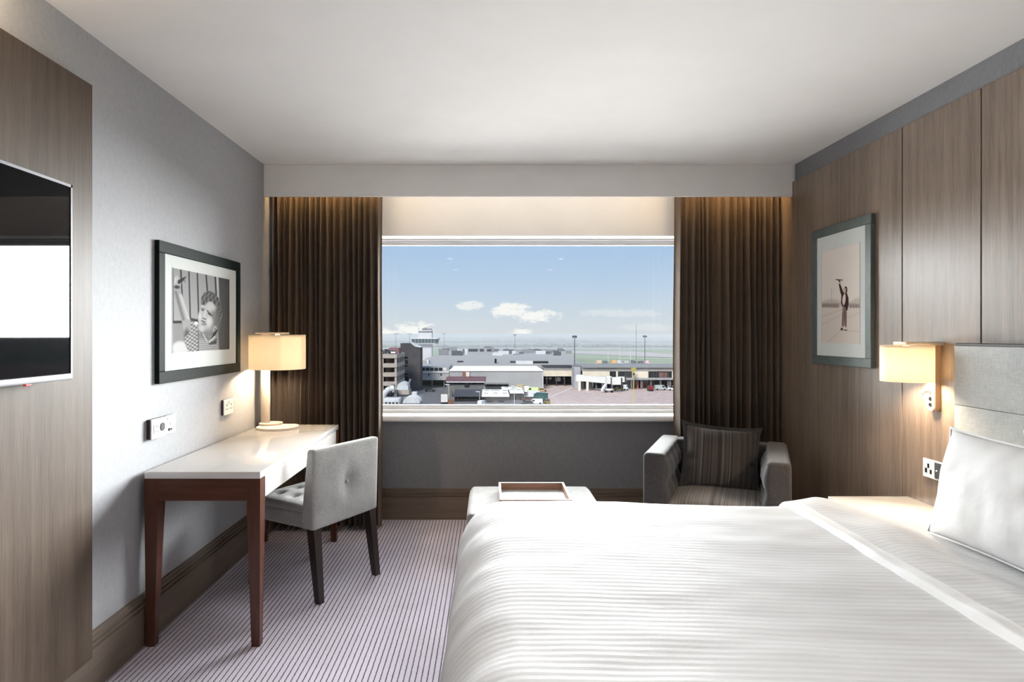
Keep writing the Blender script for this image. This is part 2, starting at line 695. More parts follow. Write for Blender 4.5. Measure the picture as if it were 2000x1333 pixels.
struct(MB().box(XL - .12, XR + .12, YB - .12, YW + .3, -.06, 0), 'floor', m_carpet)
struct(MB().box(XL - .12, XR + .12, YB - .12, YW + .3, ZC, ZC + .1), 'ceiling', m_ceiling)
wall_l = struct(MB().box(XL - .12, XL, YB, YW + .3, 0, ZC), 'wall_left', m_wall)
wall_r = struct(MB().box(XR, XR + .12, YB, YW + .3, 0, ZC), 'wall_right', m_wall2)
struct(MB().box(XL - .12, XR + .12, YB - .12, YB, 0, ZC), 'wall_back', m_wall)
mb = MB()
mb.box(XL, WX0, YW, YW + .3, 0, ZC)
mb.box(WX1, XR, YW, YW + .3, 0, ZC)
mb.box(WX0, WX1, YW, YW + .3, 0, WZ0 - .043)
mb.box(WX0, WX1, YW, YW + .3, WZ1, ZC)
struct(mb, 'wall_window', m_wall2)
# white plaster lintel over the window
struct(MB().box(XL, XR, YW - .02, YW - .001, WZ1, ZC), 'trim_1', m_bulk)
# curtain bulkhead
struct(MB().rbox(XL, XR, YS, YS + .02, ZS, ZC, .003), 'trim_2', m_bulk)

# window
win = struct(MB().frame('y', YW + .16, YW + .22, WX0, WX1, WZ0, WZ1, .04, .035), 'window_1', m_white)
mb = MB()
mb.rbox(WX0 - .05, WX1 + .05, YW - .075, YW + .17, WZ0 - .043, WZ0, .018, 5)
build(mb, 'window_sill', m_white, win, 30)
mb = MB()
mb.frame('y', YW + .12, YW + .165, WX0 + .0, WX1 - .0, WZ0 + .0, WZ1 - .0, .018, .022)
build(mb, 'frame_bead', m_white, win)
mb = MB()
mb.frame('y', YW + .175, YW + .205, WX0 + .04, WX1 - .04, WZ0 + .035, WZ1 - .035, .02, .018)
build(mb, 'sash', m_white, win)
build(MB().box(WX0 + .05, WX1 - .05, YW + .188, YW + .194, WZ0 + .05, WZ1 - .05), 'pane', m_glass, win)
mb = MB()
mb.box(WX0, WX1, YW - .02, YW + .16, WZ1 - .012, WZ1)
build(mb, 'head_lining', m_white, win)

# baseboards with three fine grooves near the top
def base_profile(t0=.0):
    # (distance from wall, height)
    return [(0, 0), (.022, 0), (.022, .165), (.012, .168), (.012, .175), (.021, .178), (.021, .187), (.011, .189), (.011, .196),
            (.019, .199), (.019, .208), (.010, .210), (.010, .225), (0, .225)]


mb = MB()
mb.prism([(XL + d, z) for d, z in base_profile()], 'y', YB, YW)
struct(mb, 'baseboard_left', m_base_y)
mb = MB()
mb.prism([(YW - d, z) for d, z in base_profile()], 'x', XL + .022, XR - .03)
struct(mb, 'baseboard_window', m_base_x)

# walnut wall panels, right wall
PT = 2.40
for (y0, y1) in ((3.066, YW - .001), (2.575, 3.060), (2.083, 2.569), (1.592, 2.077), (1.1, 1.586), (.6, 1.094), (.1, .594), (-.4, .094), (-.9, -.406), (-1.4, -.906), (-2.0, -1.406), (YB, -2.006)):
    build(MB().rbox(XR - .020, XR - .0005, y0, y1, .0, PT, .0015, 1), 'wall_panel', m_wood, wall_r)
build(MB().box(XR - .006, XR, YB, YW, 0, PT - .01), 'panel_backing', mat('panel_gap', S(46, 26, 18), .8, var=.1), wall_r)
# walnut panel carrying the television, left wall
XP = -1.47
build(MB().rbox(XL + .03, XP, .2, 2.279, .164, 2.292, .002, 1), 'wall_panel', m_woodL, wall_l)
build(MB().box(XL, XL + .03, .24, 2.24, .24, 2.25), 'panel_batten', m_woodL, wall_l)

# warm LED strip inside the curtain pocket
led = thing('cove_light', 'warm strip light hidden behind the curtain bulkhead', 'light', (0.27, YS + .045, 2.37))
build(MB().box(XL + .03, XR - .05, YS + .0205, YS + .024, 2.39, 2.41), 'channel', m_white, led)
for (xa, xb) in ((XL + .10, -.76), (1.33, XR - .10)):
    build(MB().box(xa, xb, YS + .024, YS + .031, 2.396, 2.404), 'strip', mat('led_emitter', (1, .8, .5), .5, emit=((1, .64, .28), 120.0)), led)


build(MB().box(-.74, 1.31, YS + .024, YS + .031, 2.396, 2.404), 'strip', mat('led_emitter_soft', (1, .9, .75), .5, emit=((1, .88, .72), 26.0)), led)

# ================================================================== curtains
def curtain(name, label, x0, x1, yc, z0, z1, nf, seed):
    rnd = random.Random(seed)
    wts = [rnd.uniform(.55, 1.5) for _ in range(nf)]
    tot = sum(wts)
    amps = [rnd.uniform(.55, 1.15) for _ in range(nf)]
    drift = [rnd.uniform(-.30, .30) for _ in range(nf + 1)]
    drift[0] = drift[-1] = 0
    edges = [0]
    for q in wts:
        edges.append(edges[-1] + q / tot)
    per, nz = 16, 26
    cols = []
    for k in range(nf):
        for i in range(per):
            cols.append((k, i / per))
    cols.append((nf - 1, 1.0))

    def fn(a, b):
        k, f = cols[int(round(a * (len(cols) - 1)))]
        zz = 1 - b            # 1 top
        wgt = (1 - zz) ** 1.2
        e0 = edges[k] + drift[k] * wgt / nf
        e1 = edges[k + 1] + drift[k + 1] * wgt / nf
        uu = e0 + (e1 - e0) * (f + .10 * math.sin(2 * math.pi * f))
        A = .050 * amps[k] * (.75 + .35 * wgt)
        yv = -math.cos(2 * math.pi * f)
        yv = math.copysign(abs(yv) ** .8, yv)
        sway = .006 * math.sin(3 * zz + k)
        return (x0 + (x1 - x0) * uu + .003 * math.sin(9 * zz + 2 * k), yc - A * yv + sway, z0 + (z1 - z0) * zz)
    o = thing(name, label, 'curtain', ((x0 + x1) / 2, yc, z0))
    build(MB().grid(len(cols) - 1, nz, fn), 'drape', m_curtain, o, 80, recalc=False)
    build(MB().box(x0, x1, yc - .012, yc + .012, z1, z1 + .03), 'track', m_white, o)
    return o


curtain('curtain', 'dark brown pleated curtain behind the desk with the lit lamp', XL + .012, -.752, 4.300, .012, 2.44, 19, 3)
curtain('curtain', 'dark brown pleated curtain behind the tub armchair', 1.318, XR - .035, 4.340, .012, 2.44, 17, 12)

# ================================================================== television
XT = -1.40
tv = thing('television', 'large flat television with glossy black screen on walnut panel', 'television', (XP, 1.5, 1.22))
Y0T, Y1T, Z0T, Z1T = .93, 2.065, 1.22, 1.869
build(MB().rbox(XT - .035, XT - .006, Y0T, Y1T, Z0T, Z1T, .005), 'housing', m_black, tv, 30)
m_tvb = mat('tv_bezel', S(128, 128, 132), .5, metal=.2, var=.05)
mb = MB()
mb.box(XT - .008, XT, Y0T, Y1T, Z1T - .009, Z1T)
mb.box(XT - .008, XT, Y1T - .007, Y1T, Z0T, Z1T)
mb.box(XT - .008, XT, Y0T, Y0T + .007, Z0T, Z1T)
build(mb, 'bezel', m_tvb, tv)
build(MB().rbox(XT - .010, XT + .003, Y0T, Y1T, Z0T - .004, Z0T + .017, .004), 'lower_bezel', m_tvb, tv, 30)
m_scr = mat('tv_glass', (.004, .004, .005), .02, spec=.5, ior=1.27, var=.05)
build(MB().box(XT - .006, XT - .003, Y0T + .006, Y1T - .006, Z0T + .016, Z1T - .008), 'screen', m_scr, tv)
build(MB().rbox(XT - .012, XT - .002, 1.86, 1.885, Z0T - .010, Z0T - .003, .002), 'standby_light', mat('standby_red', S(150, 20, 20), .4, emit=((1, .05, .03), .5), var=.1), tv)
build(MB().box(XP + .003, XT - .034, 1.2, 1.8, 1.35, 1.75), 'wall_bracket', m_darkmetal, tv)


# ================================================================== framed photographs
def paint(nu, nv, fn):
    uu, vv = np.meshgrid(np.linspace(0, 1, nu + 1), np.linspace(0, 1, nv + 1), indexing='ij')
    return fn(uu, vv)


def quad_map(q):
    """projective map of the unit square (u right, v down) onto a quad TL, TR, BR, BL"""
    A, B_ = [], []
    for (u0, v0), (x, y) in zip(((0, 0), (1, 0), (1, 1), (0, 1)), q):
        A.append([u0, v0, 1, 0, 0, 0, -u0 * x, -v0 * x])
        B_.append(x)
        A.append([0, 0, 0, u0, v0, 1, -u0 * y, -v0 * y])
        B_.append(y)
    h = np.linalg.solve(np.array(A, float), np.array(B_, float))

    def f(u_, v_):
        w_ = h[6] * u_ + h[7] * v_ + 1
        return (h[0] * u_ + h[1] * v_ + h[2]) / w_, (h[3] * u_ + h[4] * v_ + h[5]) / w_
    return f


def sm(x, a, b):
    q = np.clip((x - a) / (b - a), 0, 1)
    return q * q * (3 - 2 * q)


class Paint:
    def __init__(self, x, y, base):
        self.x, self.y = x, y
        self.img = np.zeros(x.shape + (3,)) + np.array(base)

    def put(self, m, c):
        c = np.array(c)
        self.img = self.img * (1 - m[..., None]) + (c if c.ndim == 3 else c[None, None, :]) * m[..., None]
        return m

    def ell(self, cx, cy, a, b, c, soft=.2, rot=0, k=1.0):
        cc, ss = math.cos(R(rot)), math.sin(R(rot))
        dx, dy = self.x - cx, self.y - cy
        p, q = dx * cc + dy * ss, -dx * ss + dy * cc
        return self.put(k * (1 - sm(np.sqrt((p / a) ** 2 + (q / b) ** 2), 1 - soft, 1 + soft)), c)

    def cap(self, p, q, r, c, soft=5, k=1.0):
        d = self.segd(p, q)
        return self.put(k * (1 - sm(d, r - soft * .5, r + soft * .5)), c)

    def segd(self, p, q):
        dx, dy = q[0] - p[0], q[1] - p[1]
        t_ = np.clip(((self.x - p[0]) * dx + (self.y - p[1]) * dy) / (dx * dx + dy * dy + 1e-9), 0, 1)
        return np.hypot(self.x - p[0] - dx * t_, self.y - p[1] - dy * t_)

    def poly(self, pts, c, soft=8, k=1.0):
        d = np.full(self.x.shape, 1e9)
        ins = np.zeros(self.x.shape, bool)
        for i in range(len(pts)):
            a, b = pts[i], pts[(i + 1) % len(pts)]
            d = np.minimum(d, self.segd(a, b))
            cond = (a[1] > self.y) != (b[1] > self.y)
            xi = a[0] + (self.y - a[1]) / ((b[1] - a[1]) or 1e-9) * (b[0] - a[0])
            ins ^= cond & (self.x < xi)
        sd = np.where(ins, -d, d)
        return self.put(k * (1 - sm(sd, -soft * .5, soft * .5)), c)


def G(x):
    return S(x, x, x)


def blend(a, b, f):
    return np.array(a)[None, None, :] * (1 - f[..., None]) + np.array(b)[None, None, :] * f[..., None]


def photo_boy(u_, v_):
    x, y = quad_map(((32, 38), (848, 165), (853, 1225), (40, 1300)))(u_, v_)
    P = Paint(x, y, G(146))
    P.img += ((y - 500) / 5000)[..., None] * .25
    for a, b in (((148, 40), (170, 470)), ((262, 60), (287, 800)), ((382, 80), (405, 720)), ((508, 100), (530, 370)), ((640, 120), (657, 420))):
        P.cap(a, b, 11, G(52), 9)
    P.cap((34, 30), (45, 850), 9, G(66), 8)
    P.cap((672, 130), (692, 440), 13, G(178), 8)
    P.poly([(690, 130), (860, 150), (860, 1240), (700, 1250), (690, 900), (745, 700), (700, 440)], G(76), 10)
    P.poly([(30, 850), (210, 850), (290, 1290), (30, 1320)], G(128), 8)
    P.cap((48, 846), (172, 838), 20, G(26), 20)
    P.cap((285, 795), (400, 815), 24, G(52), 24)
    P.ell(150, 1235, 115, 105, G(186), .25)
    # arm
    P.poly([(60, 335), (132, 345), (185, 480), (240, 690), (287, 800), (302, 870), (287, 970), (268, 1110), (212, 1060), (198, 980), (172, 850), (128, 700), (90, 500)], G(146), 8)
    P.cap((80, 400), (188, 800), 20, G(92), 34, .8)
    P.cap((146, 440), (256, 780), 18, G(182), 34, .8)
    P.ell(240, 1030, 40, 95, G(80), .6)
    # hand holding a toy plane
    P.poly([(42, 265), (62, 190), (86, 160), (118, 165), (162, 215), (152, 285), (132, 350), (58, 338)], G(150), 10)
    P.cap((70, 260), (72, 180), 10, G(182), 10)
    P.cap((100, 230), (96, 165), 9, G(176), 10)
    P.ell(95, 322, 42, 26, G(36), .5)
    P.poly([(103, 228), (150, 188), (232, 153), (192, 215), (125, 278), (108, 262)], G(24), 8)
    P.cap((147, 70), (150, 170), 11, G(44), 8)
    P.cap((178, 190), (210, 238), 5, G(56), 5)
    # shirt
    ck1 = sm(np.sin((x * .75 + y * .66) / 6.2) * .6 + np.sin((x * -.5 + y * .86) / 7.5) * .6, -.5, .5)
    ck2 = sm(np.sin(x / 4.6) + np.sin((y + x * .12) / 4.6), -1.2, .7)
    left = 1 - sm(x, 385, 420)
    shirt = blend(G(92), G(164), ck1) * left[..., None] + blend(G(92), G(170), ck2) * (1 - left)[..., None]
    P.poly([(290, 800), (345, 862), (402, 872), (412, 985), (500, 1065), (600, 1065), (690, 955), (702, 1240), (275, 1290), (213, 1180), (213, 1065), (280, 1000)], shirt, 6)
    P.ell(370, 850, 24, 24, G(214), .3)
    P.cap((405, 960), (405, 1270), 5, G(44), 6)
    # neck
    P.poly([(408, 950), (625, 925), (592, 1085), (540, 1110), (478, 1062)], G(116), 10)
    # hair
    st_ = .5 + .5 * np.sin((x * .9 + y * .45) / 9 + 2.2 * np.sin(y / 55)) * np.cos((x * .35 - y * .8) / 21)
    hair = blend(G(54), G(108), st_)
    P.poly([(438, 565), (438, 470), (478, 385), (555, 350), (622, 375), (690, 450), (722, 560), (742, 690), (716, 780), (694, 890), (662, 965), (636, 880), (630, 600), (560, 500), (500, 575)], hair, 10)
    # face
    P.poly([(440, 565), (490, 572), (540, 518), (602, 512), (648, 585), (655, 700), (640, 860), (622, 940), (565, 1060), (480, 1025), (412, 940), (400, 820), (405, 700), (424, 640)], G(166), 12)
    P.ell(640, 800, 62, 230, G(104), .7, 0, .85)
    P.ell(520, 1010, 125, 66, G(100), .7, -12, .8)
    P.ell(590, 600, 55, 52, G(190), .8, 0, .8)
    P.ell(562, 815, 42, 66, G(204), .8, 0, .8)
    P.ell(424, 745, 16, 56, G(196), .8, 0, .8)
    P.ell(455, 930, 34, 40, G(184), .8, 0, .7)
    P.poly([(438, 480), (560, 440), (640, 500), (650, 580), (600, 512), (545, 514), (495, 575), (440, 568)], hair, 14)
    P.cap((442, 624), (486, 634), 7, G(70), 12)
    P.cap((530, 655), (600, 732), 8, G(62), 14)
    P.ell(462, 650, 21, 9, G(36), .5, 10)
    P.ell(556, 705, 27, 9, G(44), .5, 42)
    P.cap((505, 660), (486, 745), 11, G(190), 16, .8)
    P.ell(492, 752, 22, 20, G(180), .5)
    P.cap((466, 766), (510, 786), 7, G(62), 10)
    P.cap((448, 808), (498, 830), 8, G(72), 12)
    P.cap((462, 838), (508, 846), 9, G(126), 12)
    P.cap((456, 864), (508, 866), 7, G(74), 12)
    P.ell(640, 925, 24, 46, G(172), .4, 12)
    P.ell(642, 930, 10, 28, G(98), .5, 12)
    P.poly([(692, 930), (604, 1092), (580, 1104), (622, 985), (660, 940)], G(30), 10)
    P.poly([(545, 1130), (620, 1110), (672, 1060), (668, 1150), (560, 1165)], G(66), 12)
    P.cap((470, 1010), (535, 1120), 7, G(184), 8)
    P.cap((640, 1040), (560, 1130), 9, G(190), 10)
    return np.clip(P.img, 0, 1)


def photo_plane(u_, v_):
    x, y = quad_map(((25, 150), (465, 48), (468, 1278), (25, 1285)))(u_, v_)
    P = Paint(x, y, S(220, 211, 203))
    hill = 760 - 35 * np.sin((x - 25) / 75) * (x < 260) - 55 * sm(x, 330, 460)
    P.put(sm(y - hill, -20, 40) * (1 - sm(y, 820, 850)) * .55, S(170, 156, 145))
    tr_ = .5 + .5 * np.sin(x / 3.1) * np.sin(x / 7.7 + 1)
    P.put(sm(y - (770 + 26 * tr_), -10, 20) * (1 - sm(y, 838, 856)) * (.35 + .5 * tr_) * (1 - sm(x, 215, 240) * (1 - sm(x, 330, 360))), S(96, 82, 74))
    P.put(sm(y, 832, 856), S(208, 197, 188))
    for a, b in (((25, 960), (265, 860)), ((90, 1280), (260, 1110)), ((25, 1060), (250, 930)), ((320, 1120), (460, 1130)), ((330, 960), (465, 900))):
        P.cap(a, b, 5, S(168, 154, 144), 10, .5)
    P.cap((142, 600), (142, 830), 3, S(150, 136, 126), 4, .6)
    dk, sk = S(54, 36, 36), S(194, 168, 154)
    P.poly([(270, 825), (319, 825), (320, 900), (317, 1082), (298, 1084), (295, 905), (284, 1078), (262, 1078), (267, 900)], S(134, 114, 106), 6)
    P.cap((294, 870), (292, 1060), 4, S(70, 50, 48), 5)
    P.cap((272, 900), (266, 1060), 4, S(86, 66, 62), 6)
    P.cap((314, 900), (312, 1060), 4, S(80, 60, 58), 6)
    P.ell(262, 1106, 15, 17, dk, .3)
    P.ell(305, 1116, 24, 9, S(112, 92, 86), .3)
    P.poly([(256, 690), (285, 655), (320, 655), (340, 720), (342, 800), (327, 870), (312, 882), (300, 832), (265, 822), (251, 780)], dk, 7)
    P.ell(287, 735, 18, 72, S(226, 204, 200), .2, 4)
    P.poly([(224, 548), (241, 540), (276, 640), (291, 662), (266, 722), (244, 650)], dk, 6)
    P.ell(230, 536, 8, 15, sk, .3)
    P.cap((195, 495), (268, 499), 6, dk, 5)
    P.cap((222, 496), (240, 522), 7, dk, 5)
    P.ell(291, 622, 19, 33, sk, .2)
    P.poly([(297, 577), (319, 580), (327, 622), (321, 657), (304, 652), (311, 612), (296, 592)], dk, 6)
    return np.clip(P.img, 0, 1)


m_print = bpy.data.materials.new('photo_print')
m_print.use_nodes = True
t = NT(m_print.node_tree)
p = t.n('ShaderNodeBsdfPrincipled')
at = t.n('ShaderNodeAttribute', attribute_name='Col')
t.l(at.outputs['Color'], p.inputs['Base Color'])
p.inputs['Roughness'].default_value = .7
p.inputs['Specular IOR Level'].default_value = .08
out = t.n('ShaderNodeOutputMaterial')
t.l(p.outputs[0], out.inputs[0])


def picture(label, xf, side, y0, y1, z0, z1, fw, mat_y, mat_z, m_fr, m_mat, fn, nu, nv, thick):
    """side=+1: hangs on the left wall (faces +X); -1: right wall. u runs left to right as seen."""
    pic = thing('framed_photograph', label, 'picture', (xf, (y0 + y1) / 2, z0))
    a0, a1 = (xf - thick, xf) if side > 0 else (xf, xf + thick)
    # mitred frame members
    for (q0, q1, r0, r1) in ((y0, y1, z0, z0 + fw), (y0, y1, z1 - fw, z1), (y0, y0 + fw, z0 + fw, z1 - fw), (y1 - fw, y1, z0 + fw, z1 - fw)):
        build(MB().rbox(a0, a1, q0, q1, r0, r1, .0025, 1), 'frame_bar', m_fr, pic)
    xm = xf - side * .006
    build(MB().box(min(xm, xm - side * .003), max(xm, xm - side * .003), y0 + fw, y1 - fw, z0 + fw, z1 - fw), 'mat_board', m_mat, pic)
    py0, py1 = y0 + fw + mat_y[0], y1 - fw - mat_y[1]
    pz0, pz1 = z0 + fw + mat_z[0], z1 - fw - mat_z[1]
    img = paint(nu, nv, fn)
    xp = xm + side * .0008

    def pos(a, c):
        yy = py0 + a * (py1 - py0) if side > 0 else py1 - a * (py1 - py0)
        return (xp, yy, pz1 - c * (pz1 - pz0))
    o = build(MB().grid(nu, nv, pos), 'photo_print', m_print, pic, recalc=False)
    ca = o.data.color_attributes.new('Col', 'FLOAT_COLOR', 'POINT')
    flat = np.ones(((nu + 1) * (nv + 1), 4), dtype=np.float32)
    flat[:, :3] = img.reshape(-1, 3)
    ca.data.foreach_set('color', flat.ravel())
    build(MB().frame('x', min(xm + side * .001, xm + side * .002), max(xm + side * .001, xm + side * .002), py0 - .004, py1 + .004, pz0 - .004, pz1 + .004, .003), 'mat_bevel', m_mat, pic)
    return pic


m_fr1 = mat('frame_dark_green', S(20, 30, 27), .6, spec=.10, var=.12, vscale=20)
m_fr2 = mat('frame_grey_green', S(86, 96, 94), .35, var=.15, vscale=20)
m_mat1 = mat('mat_board', S(204, 207, 204), .8, var=.01)
picture('black and white photo of a child raising a toy plane in dark frame', -1.508, 1, 2.809, 3.731, 1.139, 1.80, .055,
        (.075, .095), (.085, .06), m_fr1, m_mat1, photo_boy, 250, 180, .022)
picture('tall sepia photo of a person holding up a model plane in grey frame', 2.035, -1, 3.275, 3.873, 1.184, 2.012, .052,
        (.055, .055), (.078, .09), m_fr2, m_mat1, photo_plane, 130, 190, .025)


# ================================================================== sockets
def socket(label, side, xface, y0, y1, z0, z1, kind, depth):
    o = thing('wall_socket', label, 'socket', (xface, (y0 + y1) / 2, z0))
    s_ = side
    xa = xface - s_ * .006
    build(MB().rbox(min(xa, xface), max(xa, xface), y0, y1, z0, z1, .0015, 1), 'face_plate', m_plate if kind != 'media' else m_plate, o)
    xb = xface - s_ * depth
    build(MB().box(min(xb, xa), max(xb, xa), y0 + .001, y1 - .001, z0 + .001, z1 - .001), 'back_box', m_plate_side, o)

    def bit(name, ya, yb, za, zb, m, pr=.0015):
        build(MB().rbox(min(xface - s_ * .001, xface + s_ * pr), max(xface - s_ * .001, xface + s_ * pr), ya, yb, za, zb, .0006, 1), name, m, o)
    W, H = y1 - y0, z1 - z0
    ym = (y0 + y1) / 2

    def pins(c, k=1.0):
        bit('pin_hole', c - .003, c + .003, z0 + H * .56, z0 + H * .70, m_black)
        bit('pin_hole', c - .014, c - .006, z0 + H * .34, z0 + H * .40, m_black)
        bit('pin_hole', c + .006, c + .014, z0 + H * .34, z0 + H * .40, m_black)
    if kind == 'mixed':
        bit('socket_module', y0 + W * .14, y0 + W * .50, z0 + H * .26, z0 + H * .74, mat('module_grey', S(176, 178, 178), .4, var=.03))
        pins(y0 + W * .32)
        build(MB().tube((xface, y0 + W * .72, z0 + H * .52), (xface + s_ * .003, y0 + W * .72, z0 + H * .52), H * .21, n=24), 'round_socket', m_black, o)
    elif kind == 'double':
        pins(y0 + W * .27)
        pins(y0 + W * .73)
        bit('switch', ym - .016, ym - .004, z0 + H * .70, z0 + H * .86, m_plate, .004)
        bit('switch', ym + .004, ym + .016, z0 + H * .70, z0 + H * .86, m_plate, .004)
    elif kind == 'media':
        bit('data_port', ym - .010, ym + .010, z0 + H * .42, z0 + H * .62, mat('module_grey'))
        build(MB().tube((xface, y0 + W * .28, z0 + H * .22), (xface + s_ * .004, y0 + W * .28, z0 + H * .22), .007, n=16), 'aerial_port', m_black, o)
        build(MB().tube((xface, y0 + W * .52, z0 + H * .22), (xface + s_ * .004, y0 + W * .52, z0 + H * .22), .004, n=16), 'audio_port', m_black, o)
        bit('blank_cover', y0 + W * .1, y1 - W * .1, z0 + H * .74, z0 + H * .94, m_plate, .002)
    elif kind == 'universal':
        c = y1 - W * .25
        bit('pin_hole', c - .006, c + .006, z0 + H * .52, z0 + H * .76, m_black)
        bit('pin_hole', c - .022, c - .010, z0 + H * .22, z0 + H * .46, m_black)
        bit('pin_hole', c + .008, c + .022, z0 + H * .24, z0 + H * .50, m_black)
        build(MB().box(min(xface - s_ * .001, xface + s_ * .001), max(xface - s_ * .001, xface + s_ * .001), y0 + .004, ym - .004, z0 + .006, z1 - .006), 'steel_insert', m_chrome, o)
        build(MB().tube((xface, y0 + W * .38, z0 + H * .5), (xface + s_ * .003, y0 + W * .38, z0 + H * .5), .004, n=12), 'screw', m_plate, o)
    return o


socket('grey wall socket with square module and round black outlet', 1, -1.507, 2.744, 2.871, .894, .984, 'mixed', .0225)
socket('white media plate with aerial port beside the round black outlet', 1, -1.514, 2.885, 2.967, .897, .984, 'media', .0155)
socket('white double socket on grey wall below the child photograph', 1, -1.512, 3.509, 3.638, .901, .989, 'double', .0175)
socket('steel framed bedside socket on walnut panel by the pillow', -1, XR - .030, 2.757, 2.903, .698, .784, 'universal', .0095)

# ================================================================== desk
DX0, DX1, DY0, DY1 = -1.503, -.998, 2.68, 4.075
desk = thing('writing_desk', 'white topped writing desk with tapered brown wooden legs', 'desk', ((DX0 + DX1) / 2, (DY0 + DY1) / 2, 0))
build(MB().rbox(DX0, DX1, DY0, DY1, .736, .766, .002), 'desk_top', m_lac, desk, 30)
for (x, sxn) in ((DX0, 1), (DX1, -1)):
    for (y, syn) in ((DY0, 1), (DY1, -1)):
        mb = MB()
        a, c = .060, .040
        top = [(x, y), (x + sxn * a, y), (x + sxn * a, y + syn * a), (x, y + syn * a)]
        bot = [(x + sxn * .004, y + syn * .004), (x + sxn * c, y + syn * .004), (x + sxn * c, y + syn * c), (x + sxn * .004, y + syn * c)]
        mb._add([(q[0], q[1], 0) for q in bot] + [(q[0], q[1], .64) for q in top] + [(q[0], q[1], .7355) for q in top],
                [(0, 1, 2, 3), (8, 9, 10, 11)] + [(i, (i + 1) % 4, (i + 1) % 4 + 4, i + 4) for i in range(4)]
                + [(i + 4, (i + 1) % 4 + 4, (i + 1) % 4 + 8, i + 8) for i in range(4)])
        build(mb, 'leg', m_deskwood, desk)
build(MB().box(DX0 + .06, DX1 - .06, DY0 + .001, DY0 + .022, .640, .7355), 'rail', m_deskrail, desk)
build(MB().box(DX0 + .06, DX1 - .06, DY1 - .022, DY1 - .001, .640, .7355), 'rail', m_deskrail, desk)
build(MB().box(DX0 + .001, DX0 + .022, DY0 + .06, DY1 - .06, .640, .7355), 'rail', m_deskwood, desk)
dr = build(MB().rbox(DX1 - .022, DX1 - .0005, DY0 + .062, DY1 - .062, .642, .7335, .0015, 1), 'sheen_drawer_front', m_lac, desk)  # white lacquer puts the window sheen on the wood into the colour
build(MB().box(DX0 + .03, DX1 - .03, DY0 + .03, DY1 - .03, .70, .7355), 'underframe', m_deskwood, desk)


# ================================================================== lamps
def lamp_light(name, loc, energy, radius=.035, col=(1, .78, .53)):
    d = bpy.data.lights.new(name, 'POINT')
    d.energy = energy
    d.shadow_soft_size = radius
    d.color = col
    o = bpy.data.objects.new(name, d)
    COL.objects.link(o)
    o.location = loc
    return o


m_lampmetal = mat('lamp_cream_metal', S(226, 214, 200), .35, spec=.5, var=.02)
m_bulb = mat('warm_bulb', (1, .9, .7), .5, emit=((1, .72, .42), 6.0))
LX, LY = -1.342, 3.90
lamp = thing('desk_lamp', 'lit table lamp with cream drum shade on the white desk', 'lamp', (-1.40, 3.95, .766))
# crescent base
mb = MB()
pts = []
for i in range(25):
    a = R(-200 + 250 * i / 24)
    pts.append((-1.345 + .13 * math.cos(a), 3.915 + .13 * math.sin(a)))
pts += [(-1.44, 4.02)]
mb.prism(pts, 'z', .766, .780)
build(mb, 'base', m_lampmetal, lamp)
build(MB().lathe([(.0, .014), (.075, .014), (.075, .026), (.0, .026)], (-1.415, 3.985, .766), 28), 'stem_foot', m_lampmetal, lamp, 30)
build(MB().rbox(-1.478, -1.424, 3.975, 4.005, .785, 1.372, .006), 'stem', m_lampmetal, lamp, 30)
build(MB().rbox(-1.47, -1.30, 3.86, 4.005, 1.366, 1.378, .003), 'top_arm', m_lampmetal, lamp, 30)
mb = MB()
mb.lathe([(.172, 1.146), (.172, 1.362), (.169, 1.362), (.169, 1.146), (.172, 1.146)], (LX, LY, 0), 56)
build(mb, 'shade', m_shade, lamp, 40)
build(MB().lathe([(0, 0), (.168, 0), (.168, .003), (0, .003)], (LX, LY, 1.352), 40), 'added_shade_cap', m_shade, lamp, 40)  # disc added to keep lamp light off the wall above the shade
build(MB().ball((LX, LY, 1.27), .032).tube((LX, LY, 1.29), (LX, LY, 1.366), .014), 'bulb', m_bulb, lamp, 60)
l1 = lamp_light('lamp_glow', (LX, LY, 1.225), 23)

wl = thing('wall_lamp', 'lit bedside wall lamp with cream drum shade on walnut panel', 'lamp', (2.0, 2.82, 1.01))
XF = XR - .020
mb = MB()
hw = .026
prof = [(2.80 + 2 * hw, 1.333), (2.80, 1.333)] + [(2.80 + hw - hw * math.cos(R(a)), 1.037 - hw * math.sin(R(a))) for a in range(0, 181, 15)]
mb.prism(prof, 'x', XF - .026, XF)
build(mb, 'back_plate', mat('lamp_bronze', S(172, 142, 112), .4, spec=.5, var=.05), wl, 30)
mb = MB()
prof2 = [(2.803 + 2 * (hw - .003), 1.150), (2.803, 1.150)] + [(2.80 + hw - (hw - .003) * math.cos(R(a)), 1.037 - (hw - .003) * math.sin(R(a))) for a in range(0, 181, 15)]
mb.prism(prof2, 'x', XF - .029, XF - .026)
build(mb, 'switch_plate', m_lampmetal, wl, 30)
for zz in (1.070, 1.043):
    build(MB().tube((XF - .033, 2.826, zz), (XF - .029, 2.826, zz), .008, n=18), 'button', m_darkmetal, wl, 40)
build(MB().path([(XF - .029, 2.828, 1.105), (XF - .060, 2.828, 1.105), (XF - .072, 2.826, 1.095), (XF - .072, 2.826, 1.085)], .008, 10), 'reading_light_arm', m_lampmetal, wl, 60)
build(MB().rbox(1.885, XF - .001, 2.775, 2.868, 1.3165, 1.3325, .003), 'top_arm', m_lampmetal, wl, 30)
mb = MB()
mb.lathe([(.106, 1.150), (.106, 1.316), (.103, 1.316), (.103, 1.150), (.106, 1.150)], (1.922, 2.826, 0), 48)
build(mb, 'shade', m_shade, wl, 40)
build(MB().lathe([(0, 0), (.102, 0), (.102, .003), (0, .003)], (1.922, 2.826, 1.306), 40), 'added_shade_cap', m_shade, wl, 40)  # added disc closes the shade top against upward glow
